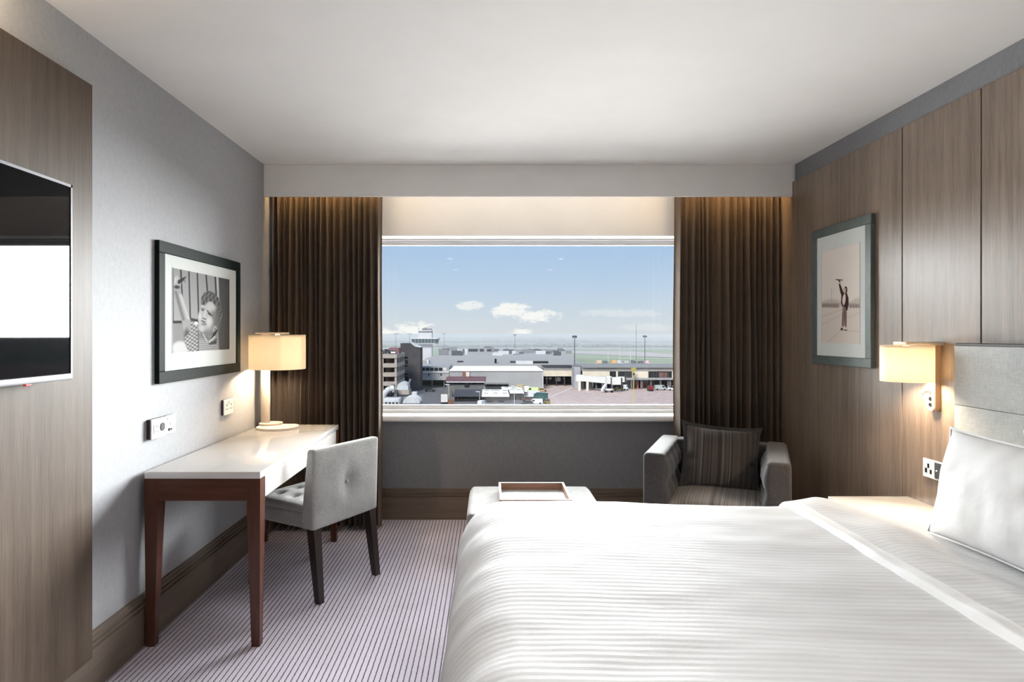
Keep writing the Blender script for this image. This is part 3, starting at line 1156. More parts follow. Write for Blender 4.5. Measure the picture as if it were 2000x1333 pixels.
build(MB().ball((1.918, 2.826, 1.25), .026).tube((1.918, 2.826, 1.265), (1.918, 2.826, 1.316), .012), 'bulb', m_bulb, wl, 60)
l2 = lamp_light('wall_lamp_glow', (1.922, 2.826, 1.215), 29)

# ================================================================== desk chair
TH = R(59.7)
ch = thing('desk_chair', 'grey upholstered chair with buttoned back and dark tapered legs', 'chair', (-.969, 3.434, 0), TH, local=True)


def back_fn(p, q):
    # q.x lateral, q.y -1 rear .. 1 front, q.z
    zt = (q.z + 1) / 2
    y = p.y * (1.0 - .42 * zt) - .022 * zt + (.018 if q.y > 0 else 0) * (1 - zt)
    x = p.x * (1 + .02 * zt)
    r2 = (p.x / .05) ** 2 + ((p.z + .0) / .05) ** 2
    d = .014 * math.exp(-r2)
    crease = .005 * math.exp(-((p.x - .1 * p.z) / .018) ** 2) * math.exp(-(p.z / .09) ** 2)
    y += (d + crease) * (1 if q.y < -.5 else (-1 if q.y > .5 else 0))
    if q.y < -.5:
        y -= .008 * (1 - q.x ** 2) * (1 - q.z ** 2)
    return (x, y, p.z)


build(MB().soft(0, -.198, .573, .245, .040, .206, .016, 16, 3, back_fn), 'backrest', m_chair, ch, 60)
build(MB().ball((0.0, -.235, .573), .010, (1, .6, 1)), 'button', m_chair, ch, 60)
build(MB().soft(0, .035, .408, .236, .212, .042, .016, 6, 3), 'seat_base', m_chairside, ch, 60)
tufts = [(a, c) for a in (-.13, 0, .13) for c in (-.10, .02, .14)]


def seat_fn(p, q):
    z = p.z
    if q.z > .3:
        z += .016 * (1 - q.x ** 4) * (1 - q.y ** 4)
        for (a, c) in tufts:
            d2 = ((p.x - a) ** 2 + (p.y - c + .035) ** 2)
            z -= .020 * math.exp(-d2 / .030 ** 2)
        z -= .004 * (1 - q.x ** 2) * abs(math.sin(p.x * math.pi / .13)) ** .5 * .3
    return (p.x, p.y, z)


build(MB().soft(0, .035, .462, .238, .214, .020, .018, 24, 3, seat_fn), 'seat_cushion', m_chair, ch, 60)
for (a, c) in tufts:
    build(MB().ball((a, c, .478), .008, (1, 1, .6), 1), 'button', m_chair, ch, 60)
for (tx, ty, bx, by) in ((-.210, -.205, -.216, -.252), (.210, -.205, .216, -.252), (-.205, .205, -.222, .245), (.205, .205, .222, .245)):
    mb = MB()
    a, c = .026, .017
    vs = [(bx + i * c, by + j * c, 0) for i, j in ((-1, -1), (1, -1), (1, 1), (-1, 1))] + \
         [(tx + i * a, ty + j * a, .380) for i, j in ((-1, -1), (1, -1), (1, 1), (-1, 1))]
    mb._add(vs, [(0, 1, 2, 3), (4, 5, 6, 7)] + [(i, (i + 1) % 4, (i + 1) % 4 + 4, i + 4) for i in range(4)])
    build(mb, 'leg', m_chairleg, ch)

# ================================================================== ottoman and tray
ot = thing('ottoman', 'pale grey upholstered ottoman at the foot of the bed', 'ottoman', (.25, 3.52, 0))


def otto_fn(p, q):
    r = .09
    hx, hy = .3725, .32
    # round the corners in plan
    ix = max(-(hx - r), min(hx - r, p.x))
    iy = max(-(hy - r), min(hy - r, p.y))
    dx, dy = p.x - ix, p.y - iy
    d = math.hypot(dx, dy)
    if d > r:
        dx, dy = dx / d * r, dy / d * r
    z = p.z + (.006 * (1 - q.x ** 4) * (1 - q.y ** 4) if q.z > .5 else 0)
    return (ix + dx, iy + dy, z)


build(MB().soft(.2525, 3.52, .335, .3725, .32, .085, .035, 20, 4, otto_fn), 'cushion', m_otto, ot, 60)
build(MB().soft(.2525, 3.52, .190, .366, .313, .060, .02, 8, 3, otto_fn), 'base', m_otto, ot, 60)
for a in (-.24, .745 - .24 + .0 - .26 + .5):
    pass
for (a, c) in ((-.07, 3.26), (.575, 3.26), (-.07, 3.78), (.575, 3.78)):
    build(MB().tube((a, c, 0), (a, c, .14), .016, .024, 14), 'foot', m_chairleg, ot, 40)

tray = thing('serving_tray', 'square wooden tray with pale rim on the ottoman', 'tray', (.25, 3.5, .424))
TX0, TX1, TY0, TY1, TZ = .058, .448, 3.305, 3.69, .4275
build(MB().box(TX0 + .012, TX1 - .012, TY0 + .012, TY1 - .012, TZ, TZ + .008), 'tray_base', mat('tray_lining', S(190, 192, 192), .6, var=.05, vscale=60, stretch=(1, .1, 1)), tray)
for (x0, x1, y0, y1) in ((TX0, TX1, TY0, TY0 + .012), (TX0, TX1, TY1 - .012, TY1), (TX0, TX0 + .012, TY0 + .012, TY1 - .012), (TX1 - .012, TX1, TY0 + .012, TY1 - .012)):
    sd = build(MB().box(x0, x1, y0, y1, TZ, TZ + .046), 'tray_side', m_traywood, tray)
    build(MB().box(x0, x1, y0, y1, TZ + .046, TZ + .049), 'rim', mat('tray_rim', S(214, 204, 196), .5, var=.03), sd)

# ================================================================== armchair
ac = thing('armchair', 'dark grey tub armchair with tufted arms and striped seat', 'armchair', (1.4175, 3.80, 0), R(-24.0), local=True)
AW, AD, AH = .395, .37, .667


def tuft_side(axis, sgn):
    def fn(p, q):
        co = [p.x, p.y, p.z]
        qq = (q.x, q.y, q.z)[axis] * sgn
        if qq > .2:
            along = (p.y if axis == 0 else p.x)
            zz = p.z
            bulge = 0
            pz = (zz + .24) / .16
            pa = along / .17
            bulge = .045 * abs(math.sin(math.pi * pz)) ** .6 * (.55 + .45 * abs(math.cos(math.pi * pa)) ** .6) - .012
            edge = (1 - abs(q.z) ** 8) * (1 - abs(q.y if axis == 0 else q.x) ** 8)
            co[axis] += sgn * bulge * edge * min(1, (qq - .2) / .5)
        return co
    return fn


for s_ in (-1, 1):
    build(MB().soft(s_ * (AW - .062), 0, .40, .062, AD, .267, .026, 16, 4, tuft_side(0, -s_)), 'arm', m_arm, ac, 70)
build(MB().soft(0, AD - .065, .40, AW - .124 + .02, .065, .262, .026, 18, 4, tuft_side(1, -1)), 'backrest', m_arm, ac, 70)
build(MB().rbox(-AW + .13, AW - .13, -AD + .02, AD - .12, .10, .26, .015), 'seat_base', m_arm, ac, 30)


def seatc(p, q):
    return (p.x, p.y, p.z + (.022 * (1 - q.x ** 4) * (1 - q.y ** 4) if q.z > 0 else 0))


build(MB().soft(0, -.06, .33, AW - .128, AD - .075, .065, .035, 14, 4, seatc), 'seat_cushion', m_stripe_seat, ac, 70)
for (a, c) in ((-.34, -.32), (.34, -.32), (-.34, .32), (.34, .32)):
    build(MB().tube((a, c, 0), (a, c, .14), .016, .022, 12), 'foot', m_chairleg, ac, 40)


def cushion(name, label, cat, centre, size, thick, rot, m, flange=0.0, m_fl=None, n=26, sag=.0, dimple=0.0, seed=1):
    o = thing(name, label, cat, centre, 0, local=True)
    o.rotation_euler = rot
    hx, hz = size[0] / 2, size[1] / 2

    def shape(a, c, s_):
        uu, vv = a * 2 - 1, c * 2 - 1
        pin = 1 - .07 * (1 - abs(uu) ** 2) * abs(vv) ** 3
        pin2 = 1 - .07 * (1 - abs(vv) ** 2) * abs(uu) ** 3
        x = uu * hx * pin2
        z = vv * hz * pin
        h = max(0, (1 - abs(uu) ** 2.6)) ** .62 * max(0, (1 - abs(vv) ** 2.6)) ** .62
        wr = mnoise.noise(Vector((x * 7 + seed, z * 7, s_ * 3))) * .018 + mnoise.noise(Vector((x * 19 + seed, z * 19, s_ * 3))) * .005
        h2 = thick * h * (1 + .0) + wr * h
        if dimple:
            for sd in (-1, 1):
                h2 -= dimple * math.exp(-(((uu - sd * .92) / .16) ** 2 + ((vv + .12) / .16) ** 2)) * h * 2.2
        if sag:
            z -= sag * (1 - uu * uu) * max(0, vv)
        return (x, s_ * h2, z)
    mb = MB()
    mb.grid(n, n, lambda a, c: shape(a, c, -1))
    mb.grid(n, n, lambda a, c: shape(a, c, 1))
    bmesh.ops.remove_doubles(mb.bm, verts=list(mb.bm.verts), dist=1e-5)
    build(mb, 'cover', m, o, 80)
    if flange:
        mb = MB()
        k = 30
        ring = []
        for side in range(4):
            for i in range(k):
                tt = i / k
                a, c = [(tt, 0), (1, tt), (1 - tt, 1), (0, 1 - tt)][side]
                ring.append((a, c))
        inn = [Vector(shape(a, c, 0)) for a, c in ring]
        outp = []
        for (a, c), pnt in zip(ring, inn):
            uu, vv = a * 2 - 1, c * 2 - 1
            d = Vector((uu if abs(uu) > .995 else 0, 0, vv if abs(vv) > .995 else 0))
            d = d.normalized() if d.length else Vector((0, 0, 0))
            outp.append(pnt + d * flange * (2.2 if abs(uu) > .99 and abs(vv) > .99 else 1))
        N_ = len(ring)
        vs, fs = [], []
        for pnt in inn:
            vs += [pnt + Vector((0, -.004, 0)), pnt + Vector((0, .004, 0))]
        for pnt in outp:
            vs += [pnt + Vector((0, -.003, 0)), pnt + Vector((0, .003, 0))]
        for i in range(N_):
            j = (i + 1) % N_
            fs += [(2 * i, 2 * j, 2 * N_ + 2 * j, 2 * N_ + 2 * i), (2 * i + 1, 2 * N_ + 2 * i + 1, 2 * N_ + 2 * j + 1, 2 * j + 1),
                   (2 * N_ + 2 * i, 2 * N_ + 2 * j, 2 * N_ + 2 * j + 1, 2 * N_ + 2 * i + 1)]
        mb._add(vs, fs)
        build(mb, 'flange', m_fl or m, o, 60)
    return o


cushion('scatter_cushion', 'brown striped scatter cushion with dark edge on the armchair', 'cushion', (1.455, 3.87, .585), (.435, .385), .085,
        (R(-16), R(4), R(-15)), m_stripe_cush, .018, m_piping, dimple=.03, seed=4)

# ================================================================== bed
BX0, BX1, BY0, BY1 = -.02, 1.975, .80, 2.56
bed = thing('bed', 'wide hotel bed base and mattress under white linen', 'bed', (1.0, 1.68, 0))
build(MB().rbox(BX0 + .05, BX1 - .0, BY0 + .03, BY1 - .03, .10, .34, .02), 'divan_base', m_head, bed, 30)
build(MB().soft((BX0 + BX1) / 2 + .02, (BY0 + BY1) / 2, .48, (BX1 - BX0) / 2 - .025, (BY1 - BY0) / 2 - .03, .125, .06, 6, 3), 'mattress', m_pillow, bed, 60)
for (a, c) in ((.12, .92), (1.88, .92), (.12, 2.44), (1.88, 2.44)):
    build(MB().tube((a, c, 0), (a, c, .11), .03, n=14), 'foot', m_black, bed, 40)


def sstep(a, b_, x):
    q = max(0, min(1, (x - a) / (b_ - a)))
    return q * q * (3 - 2 * q)


def draped(x0, x1, y0, y1, topz, r, skirt, nu, nv, open_hi=True, amp=.004, seed=0, x1_open=True):
    """cloth over a slab: flat area x0..x1, y0..y1; hangs on x0, y0 and y1 sides; x1 side is open"""
    arc = r * math.pi / 2 + skirt

    def fn(a, c):
        uu = x0 - arc + a * (x1 - x0 + arc) if x1_open else x0 - arc + a * (x1 - x0 + 2 * arc)
        vv = y0 - arc + c * (y1 - y0 + 2 * arc)
        eu = min(0, uu - x0)
        if not x1_open and uu > x1:
            eu = uu - x1
        ev = vv - y1 if vv > y1 else (vv - y0 if vv < y0 else 0)
        bx, by = max(x0, min(x1, uu)), max(y0, min(y1, vv))
        e = math.hypot(eu, ev)
        tz = topz(bx, by)
        w1 = mnoise.noise(Vector((uu * 2.2 + seed, vv * 5.5, 1.3)))
        w2 = mnoise.noise(Vector((uu * 6 + seed, vv * 13, 4.1)))
        wr = amp * (w1 + .5 * w2)
        if e < 1e-9:
            return (bx, by, tz + wr)
        ang = min(e / r, math.pi / 2)
        h = r * math.sin(ang)
        dz = r * (1 - math.cos(ang)) + max(0, e - r * math.pi / 2)
        extra = max(0, e - r * math.pi / 2)
        fold = .018 * math.sin((uu * abs(ev) + vv * abs(eu)) / max(e, 1e-6) * 17 + seed) * min(1, extra / .15)
        h += .06 * extra + fold + wr * 2
        return (bx + eu / e * h, by + ev / e * h, tz - dz + wr * .6)
    mb = MB()
    mb.grid(nu, nv, fn)
    return mb


def duvet_top(x, y):
    z = .690 - .026 * sstep(.1, 1.15, x) - .055 * sstep(1.26, 1.38, x)
    z += .006 * math.sin(y * 3.1 + .5)
    return z


dv = thing('duvet', 'white satin striped duvet spread over the bed', 'duvet', (1.0, 1.68, .30))
build(draped(.075, 1.80, BY0 + .10, BY1 - .10, duvet_top, .19, .20, 150, 150, amp=.005, seed=2), 'cover', m_linen, dv, 80)


def fold_top(x, y):
    k = sstep(1.195, 1.215, x)
    z = .648 + .030 * k + .012 * sstep(1.22, 1.33, x) - .068 * sstep(1.36, 1.66, x)
    z += .006 * math.sin(y * 3.1 + .5)
    z += .010 * mnoise.noise(Vector((x * 5 + 3, y * 4, 0))) * sstep(1.2, 1.35, x)
    z += .006 * mnoise.noise(Vector((x * 14, y * 9 + x * 9, 7)))
    return z


def fold_fn(a, c):
    x = 1.200 + a ** 1.35 * .765
    arc = .10 * math.pi / 2 + .25
    y1 = BY1 - .06
    y0 = BY0 + .06
    vv = y0 - arc + c * (y1 - y0 + 2 * arc)
    ev = vv - y1 if vv > y1 else (vv - y0 if vv < y0 else 0)
    by = max(y0, min(y1, vv))
    z = fold_top(x, by)
    x += .010 * mnoise.noise(Vector((by * 3, 2, 0)))
    e = abs(ev)
    ang = min(e / .10, math.pi / 2)
    h = .10 * math.sin(ang)
    dz = .10 * (1 - math.cos(ang)) + max(0, e - .10 * math.pi / 2)
    return (x, by + math.copysign(h, ev) if e else by, z - dz)


build(MB().grid(70, 130, fold_fn), 'turned_down_fold', m_linen, dv, 80)
# plain stitched hem band along the fold
def hem_fn(a, c):
    by = BY0 + .06 + c * (BY1 - BY0 - .12)
    x = 1.196 + .058 * a
    z = fold_top(x, by) + .002 + .003 * math.sin(math.pi * min(1, a * 1.2))
    return (x - .003 * (1 - a) + .010 * mnoise.noise(Vector((by * 3, 2, 0))), by, z)


build(MB().grid(14, 110, hem_fn), 'hem', m_pillow, dv, 80)

hb = thing('headboard', 'pale grey upholstered headboard with dark top trim', 'headboard', (2.02, 1.70, 0))
HY0, HY1 = .72, 2.617
XB = XR - .022
for (z0, z1) in ((.20, .50), (.503, .783), (.786, 1.066), (1.069, 1.318)):
    build(MB().soft((1.98 + XB) / 2, (HY0 + HY1) / 2, (z0 + z1) / 2, (XB - 1.98) / 2, (HY1 - HY0) / 2, (z1 - z0) / 2 + .001, .004, 6, 3), 'padded_panel', m_head, hb, 60)
build(MB().rbox(1.984, XB, HY0, HY1, 1.3185, 1.330, .002, 1), 'top_trim', mat('trim_dark', S(56, 54, 54), .5, var=.1), hb)

cushion('pillow', 'plump white pillow propped up in front at the bed head', 'pillow', (1.685, 1.945, .822), (.70, .39), .105, (R(13), 0, R(90)), m_pillow, .007, m_pillow, n=40, seed=9)
cushion('pillow', 'white pillow tucked behind against the grey headboard', 'pillow', (1.905, 1.86, .835), (.70, .38), .062, (R(5), 0, R(90)), m_pillow, n=30, seed=21)

ns = thing('nightstand', 'white bedside table beside the walnut panelled wall', 'nightstand', (1.86, 2.82, 0))
build(MB().rbox(1.666, XF - .001, 2.66, 3.02, .545, .570, .002), 'table_top', m_lac, ns, 30)
build(MB().box(1.68, XF - .001, 2.675, 3.005, .12, .5445), 'carcass', m_lac, ns)
d_ = build(MB().rbox(1.664, 1.6795, 2.68, 3.0, .34, .53, .002), 'drawer', m_lac, ns)
build(MB().rbox(1.648, 1.664, 2.78, 2.87, .43, .445, .004), 'handle', m_chrome, d_, 30)
build(MB().box(1.72, XF - .02, 2.69, 2.96, 0, .12), 'plinth', m_deskwood, ns)

# ================================================================== unseen ceiling lights added behind the viewer to fill the room
m_down = mat('unseen_lamp_lens', (1, .95, .88), .4, emit=((1, .92, .82), 10.0))
for i, (x, y) in enumerate(((-.6, .1), (1.1, .1), (-.6, -1.5), (1.1, -1.5))):
    o = thing('fill_downlight', 'round ceiling downlight added out of view as fill', 'light', (x, y, ZC - .012), group='added ceiling fill downlights')
    build(MB().lathe([(.052, .0), (.062, .0), (.062, .0115), (.052, .0115), (.052, .0)], (x, y, ZC - .012), 28), 'trim_ring', m_white, o, 40)
    build(MB().disc((x, y, ZC - .006), .052), 'lens', m_down, o)
    d = bpy.data.lights.new('fill_beam', 'SPOT')
    d.energy = 40
    d.spot_size = R(120)
    d.spot_blend = .8
    d.shadow_soft_size = .05
    d.color = (1, .93, .85)
    q = bpy.data.objects.new('fill_beam', d)
    COL.objects.link(q)
    q.location = (x, y, ZC - .03)
# small warm uplighter on the left wall, above the television panel
up = thing('wall_uplighter', 'small warm wall uplighter above the television panel', 'light', (-1.49, 1.72, 2.36))
build(MB().rbox(XL, XL + .05, 1.66, 1.78, 2.34, 2.38, .004), 'body', m_lampmetal, up, 30)
build(MB().box(XL + .008, XL + .042, 1.67, 1.77, 2.38, 2.383), 'lens', m_down, up)
l3 = lamp_light('uplighter_glow', (XL + .06, 1.72, 2.43), 5, .03, (1, .78, .50))
#EXTERIOR#
# ================================================================== the airport outside
GZ = -23.63
EK = 1.0


def em(name, r=0, g=0, b_=0, rough=.8, var=.08, vscale=.4, k=1.0, stretch=(1, 1, 1), spec=.05):
    return mat('ext_' + name, S(r, g, b_, EK * k), rough, var=var, vscale=vscale, stretch=stretch, spec=spec)


def PX(px, D):
    return (px - VX) * D / F


def PZ(py, D):
    return CAM_Z - (py - VY) * D / F


def GD(py):
    return (CAM_Z - GZ) * F / (py - VY)


def gp(px, py, up=0.0):
    D = GD(py)
    return (PX(px, D), D, GZ + up)


def eb(mb, x0, x1, y0, y1, D, dep, d0=0.0):
    """box whose face at distance D covers the measured extents, running back by dep"""
    return mb.box(PX(x0, D), PX(x1, D), D + d0, D + d0 + dep, PZ(y1, D), PZ(y0, D))


def ground_to(mb, x0, x1, y0, D, dep):
    return mb.box(PX(x0, D), PX(x1, D), D, D + dep, GZ, PZ(y0, D))


# ---- ground
g, t, p, out, co = nodemat('ext_grass')
f = t.noise(t.mapping(co, scale=(.25, 1, 1)), .02, 5)
gcol = t.ramp(f, [(.3, S(126, 144, 112, EK)), (.55, S(152, 166, 134, EK)), (.75, S(176, 176, 152, EK))])
sp = t.n('ShaderNodeSeparateXYZ')
t.l(co, sp.inputs[0])
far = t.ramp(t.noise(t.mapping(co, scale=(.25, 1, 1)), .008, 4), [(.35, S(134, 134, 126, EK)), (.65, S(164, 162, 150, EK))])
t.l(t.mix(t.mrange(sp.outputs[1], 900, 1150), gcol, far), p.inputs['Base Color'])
p.inputs['Roughness'].default_value = .95
p.inputs['Specular IOR Level'].default_value = .03
struct(MB().box(-6000, 8000, 60, 14000, GZ - 1, GZ), 'ground', g)
ap, t, p, out, co = nodemat('ext_concrete_apron')
f = t.noise(co, .25, 5, .6)
f2 = t.noise(t.mapping(co, scale=(1, .2, 1)), 1.5, 3)
br = t.n('ShaderNodeTexBrick')
t.l(t.mapping(co, scale=(.16, .16, .16)), br.inputs[0])
br.offset = 0
br.inputs['Mortar Size'].default_value = .012
br.inputs['Color1'].default_value = (1, 1, 1, 1)
br.inputs['Color2'].default_value = (.95, .95, .95, 1)
br.inputs['Mortar'].default_value = (.72, .7, .7, 1)
base = t.ramp(t.math('ADD', t.math('MULTIPLY', f, .7), t.math('MULTIPLY', f2, .3)), [(.35, S(184, 164, 158, EK)), (.65, S(212, 192, 186, EK))])
t.l(t.mix(1.0, base, br.outputs[0], 'MULTIPLY'), p.inputs['Base Color'])
p.inputs['Roughness'].default_value = .9
p.inputs['Specular IOR Level'].default_value = .03
struct(MB().box(PX(1062, 240), 500, 170, 420, GZ, GZ + .05), 'apron', ap)
m_asph = em('asphalt', 112, 112, 116, .9, .12, .3)
struct(MB().box(-160, PX(1062, 240), 60, 420, GZ, GZ + .05), 'road', m_asph)
struct(MB().box(-600, 700, 420, 505, GZ, GZ + .06), 'taxiway_1', em('far_concrete', 190, 180, 178, .9))
mb = MB()
mb.poly([gp(1125, 691.5, .3), gp(1225, 696, .3), gp(1330, 700, .3), gp(1460, 708, .3), gp(1460, 700, .3), gp(1330, 694, .3), gp(1230, 687, .3), gp(1060, 686, .3)])
struct(mb, 'taxiway_2', em('far_concrete'))
mb = MB()
mb.poly([gp(1128, 700.6, .3), gp(1500, 703.5, .3), gp(1500, 702.5, .3), gp(1128, 699.8, .3)])
struct(mb, 'taxiway_3', em('pale_line', 220, 224, 200))
mb = MB()
mb.poly([gp(700, 683, .4), gp(1700, 683, .4), gp(1700, 680.5, .4), gp(700, 680.5, .4)])
struct(mb, 'runway', em('runway', 176, 176, 174))
mb = MB()
mb.poly([gp(930, 677, .4), gp(1500, 677, .4), gp(1500, 675.6, .4), gp(930, 675.6, .4)])
struct(mb, 'taxiway_4', em('far_concrete'))
# yellow lead-in line and pale stand markings on the apron
m_yel = em('yellow_paint', 214, 196, 120, .6, k=1.1)
mb = MB()
mb.poly([gp(1235.0, 796, .12), gp(1237.6, 796, .12), gp(1238.6, 760, .12), gp(1237.4, 760, .12)])
tag(build(mb, 'stand_line', m_yel), 'yellow lead-in line painted on the pink apron', 'marking')
m_pl = em('white_paint_line', 226, 220, 216, .7)
mb = MB()
mb.poly([gp(1060, 776.5, .12), gp(1080, 775.2, .12), gp(1120, 758, .12), gp(1118, 757.6, .12), gp(1078, 774.4, .12), gp(1060, 775.4, .12)])
tag(build(mb, 'stand_line', m_pl), 'pale angled line painted on the apron near the green truck', 'marking')

# ---- trees and hedges of the plain beyond the airfield
m_tree = em('far_trees', 120, 126, 120, .95, .25, .02)
for (D0, n_, hmin, hmax, xa, xb, lab) in ((1150, 150, 5, 8, -500, 1100, 'low hedge line just beyond the runway'),
                                          (1700, 260, 7, 11, -900, 1700, 'middle belt of hazy trees beyond the runway'),
                                          (2600, 420, 10, 15, -1500, 2700, 'furthest belt of hazy trees on the horizon')):
    rnd = random.Random(int(D0))
    mb = MB()
    for i in range(n_):
        x = xa + (xb - xa) * (i + rnd.random()) / n_
        h = rnd.uniform(hmin, hmax) * (.75 + .35 * math.sin(x * .011) * math.sin(x * .0037 + 1))
        wd = (xb - xa) / n_ * rnd.uniform(.9, 1.8)
        mb.ball((x, D0 + rnd.uniform(-40, 40), GZ + h * .45), 1, (wd, 14, h * .55), 1)
    o = build(mb, 'tree_belt', m_tree, None, 60)
    tag(o, lab, 'trees', kind='stuff')

# ---- car park block
m_conc = em('carpark_concrete', 176, 166, 158, .85, .1, .5)
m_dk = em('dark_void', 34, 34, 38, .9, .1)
m_dkglass = em('dark_glass', 44, 48, 52, .25, .1, spec=.2)
cp = thing('car_park', 'concrete multi storey car park beside the dark stair tower', 'building', (PX(745, 240), 250, GZ))
x0, x1 = PX(590, 240), PX(775, 240)
x1_cp = x1
fz = [PZ(y, 240) for y in (694, 712, 730, 748, 766, 784)]
build(MB().box(x0, x1 - 1, 242, 262, GZ, fz[0] - .4), 'core', m_dk, cp)
for z in fz:
    build(MB().box(x0, x1, 240, 263, z - 1.25, z + .35), 'parapet', m_conc, cp)
for i in range(7):
    xx = x1 - .9 - i * 5.2
    build(MB().box(xx, xx + .8, 240.3, 241.2, GZ, fz[0]), 'column', m_conc, cp)
for i in range(4):
    yy = 241 + i * 6.6
    build(MB().box(x1 - .9, x1 - .1, yy, yy + .8, GZ, fz[0]), 'column', m_conc, cp)
rnd = random.Random(5)
m_plant = em('plant_grey', 132, 132, 134)
m_plant2 = em('plant_dark', 74, 74, 78)
m_plant3 = em('plant_white', 214, 214, 214)
build(MB().box(PX(776, 240) - 4.5, PX(776, 240) - .4, 247, 254, fz[0], fz[0] + 2.6), 'stair_head', em('dull_red', 140, 104, 108), cp)


# ---- stair tower
m_tower = em('dark_tower', 84, 82, 84, .85, .18, .25)
st = thing('stair_tower', 'tall dark grey concrete stair tower with slanted top', 'building', (PX(802, 270), 275, GZ))
D = 270
mb = MB()
pr = [(PX(782, D), GZ), (PX(821, D), GZ), (PX(821, D), PZ(679, D)), (PX(811, D), PZ(677, D)), (PX(803, D), PZ(671, D)), (PX(782, D), PZ(671, D))]
mb.prism(pr, 'y', D, D + 9)
build(mb, 'shaft', m_tower, st)
for (ya, yb) in ((697, 701), (704, 711), (714, 716), (730, 732.5), (736, 742), (746, 752)):
    build(MB().box(PX(790, D), PX(796.5, D), D - .15, D + .2, PZ(yb, D), PZ(ya, D)), 'window_slot', m_dk, st)
mb = MB()
mb.prism([(PX(803, D), PZ(671.5, D)), (PX(811, D), PZ(677.5, D)), (PX(821.5, D), PZ(679.5, D)), (PX(821.5, D), PZ(678, D)), (PX(812, D), PZ(675.5, D)), (PX(803, D), PZ(669.5, D))], 'y', D - .4, D + 9.4)
build(mb, 'coping', m_plant3, st)

# ---- control tower
D = 448
ct = thing('control_tower', 'white airport control tower with wide glazed cab', 'tower', (PX(829, D), D + 8, GZ))
m_tw = em('tower_white', 206, 206, 208)
m_tglass = em('tower_glass', 70, 92, 92, .15, .1, spec=.2)
build(MB().box(PX(816, D), PX(842, D), D + 4, D + 12, GZ, PZ(673, D)), 'shaft', m_tw, ct)
cx, cy = PX(829.3, D), D + 8


def cab_ring(z0, z1, w0, w1, dp0, dp1):
    vs = []
    for (z, wd, dp) in ((z0, w0, dp0), (z1, w1, dp1)):
        ch_ = wd * .14
        for (a, c) in ((-wd, -dp + ch_), (-wd + ch_, -dp), (wd - ch_, -dp), (wd, -dp + ch_), (wd, dp - ch_), (wd - ch_, dp), (-wd + ch_, dp), (-wd, dp - ch_)):
            vs.append((cx + a, cy + c, z))
    f = [tuple(range(8)), tuple(range(15, 7, -1))] + [(i, (i + 1) % 8, (i + 1) % 8 + 8, i + 8) for i in range(8)]
    return MB()._add(vs, f)


k = D / F
build(cab_ring(PZ(672.8, D), PZ(670.6, D), 24.5 * k, 25 * k, 6.5, 6.8), 'cab_floor', m_tw, ct)
build(cab_ring(PZ(670.6, D), PZ(662.5, D), 24.6 * k, 27 * k, 6.5, 7.2), 'cab_glazing', m_tglass, ct)
build(cab_ring(PZ(662.5, D), PZ(660.2, D), 27.6 * k, 26.6 * k, 7.4, 7.1), 'cab_roof', m_tw, ct)
for i in range(1, 8):
    xa = -24 + i * 6
    build(MB().tube((cx + xa * k, cy - 6.7, PZ(670.6, D)), (cx + xa * 1.09 * k, cy - 7.35, PZ(662.5, D)), .14, n=6), 'mullion', m_tw, ct)
build(MB().box(PX(815.7, D), PX(842.3, D), D + 4, D + 11, PZ(660.3, D), PZ(649.6, D)), 'upper_block', m_tw, ct)
build(MB().box(PX(815.7, D), PX(842.3, D), D + 4.3, D + 10.7, PZ(649.6, D), PZ(648.0, D)), 'vent_band', m_plant2, ct)
build(MB().box(PX(815.7, D), PX(842.3, D), D + 4, D + 11, PZ(648.0, D), PZ(644.2, D)), 'top_block', m_tw, ct)
for i, (xa, xb, ya, yb) in enumerate(((823.5, 826.5, 641.5, 644.5), (827, 829, 640.5, 644.5), (829.6, 832, 640, 644.6), (832.4, 834.5, 641.6, 644.4), (835, 837, 642, 644.3), (837.6, 839.4, 642, 644.3), (840, 842, 641.4, 644.3))):
    build(MB().box(PX(xa, D), PX(xb, D), D + 3.7, D + 4.0, PZ(yb, D), PZ(ya, D)), 'sign_character', m_plant, ct)
build(MB().tube((PX(816, D), cy - 2, PZ(644, D)), (PX(816, D), cy - 2, PZ(640, D)), .12, n=6), 'aerial', m_plant2, ct)

# ---- terminal with the long ribbed roof
m_roofgrey = em('terminal_roof', 172, 169, 166, .75, .06, .6, stretch=(4, .2, 1))
m_wallgrey = em('terminal_wall', 166, 166, 168)
m_cream = em('cream_panel', 226, 216, 196)
tm = thing('terminal_building', 'long low terminal with ribbed grey roof behind the hangar', 'building', (PX(970, 314), 380, GZ))
zt = PZ(714.5, 314)
xa, xb = PX(800, 314), PX(1124, 314)
build(MB().box(xa, xb + 8, 314, 447, GZ, zt), 'wall', m_wallgrey, tm)
for i in range(24):
    y0 = 314 + i * 133 / 24
    build(MB().box(xa, PX(1125, y0 + 3), y0, y0 + 133 / 24 - .35, zt, zt + .35), 'roof_strip', m_roofgrey, tm)
for (x0, x1, ya, yb, D, m_) in ((1008, 1041, 706, 714, 322, m_plant3), (1041, 1071, 706.6, 714, 330, m_plant2), (997, 1008, 706.5, 711, 335, m_plant2), (822, 838, 704, 713, 330, m_plant3), (834, 837, 704, 714, 328, m_plant3), (893, 904, 706, 711, 340, m_plant2), (966, 970, 702, 713, 330, m_plant2)):
    build(MB().box(PX(x0, D), PX(x1, D), D, D + 6, zt + .3, PZ(ya, D)), 'roof_unit', m_, tm)
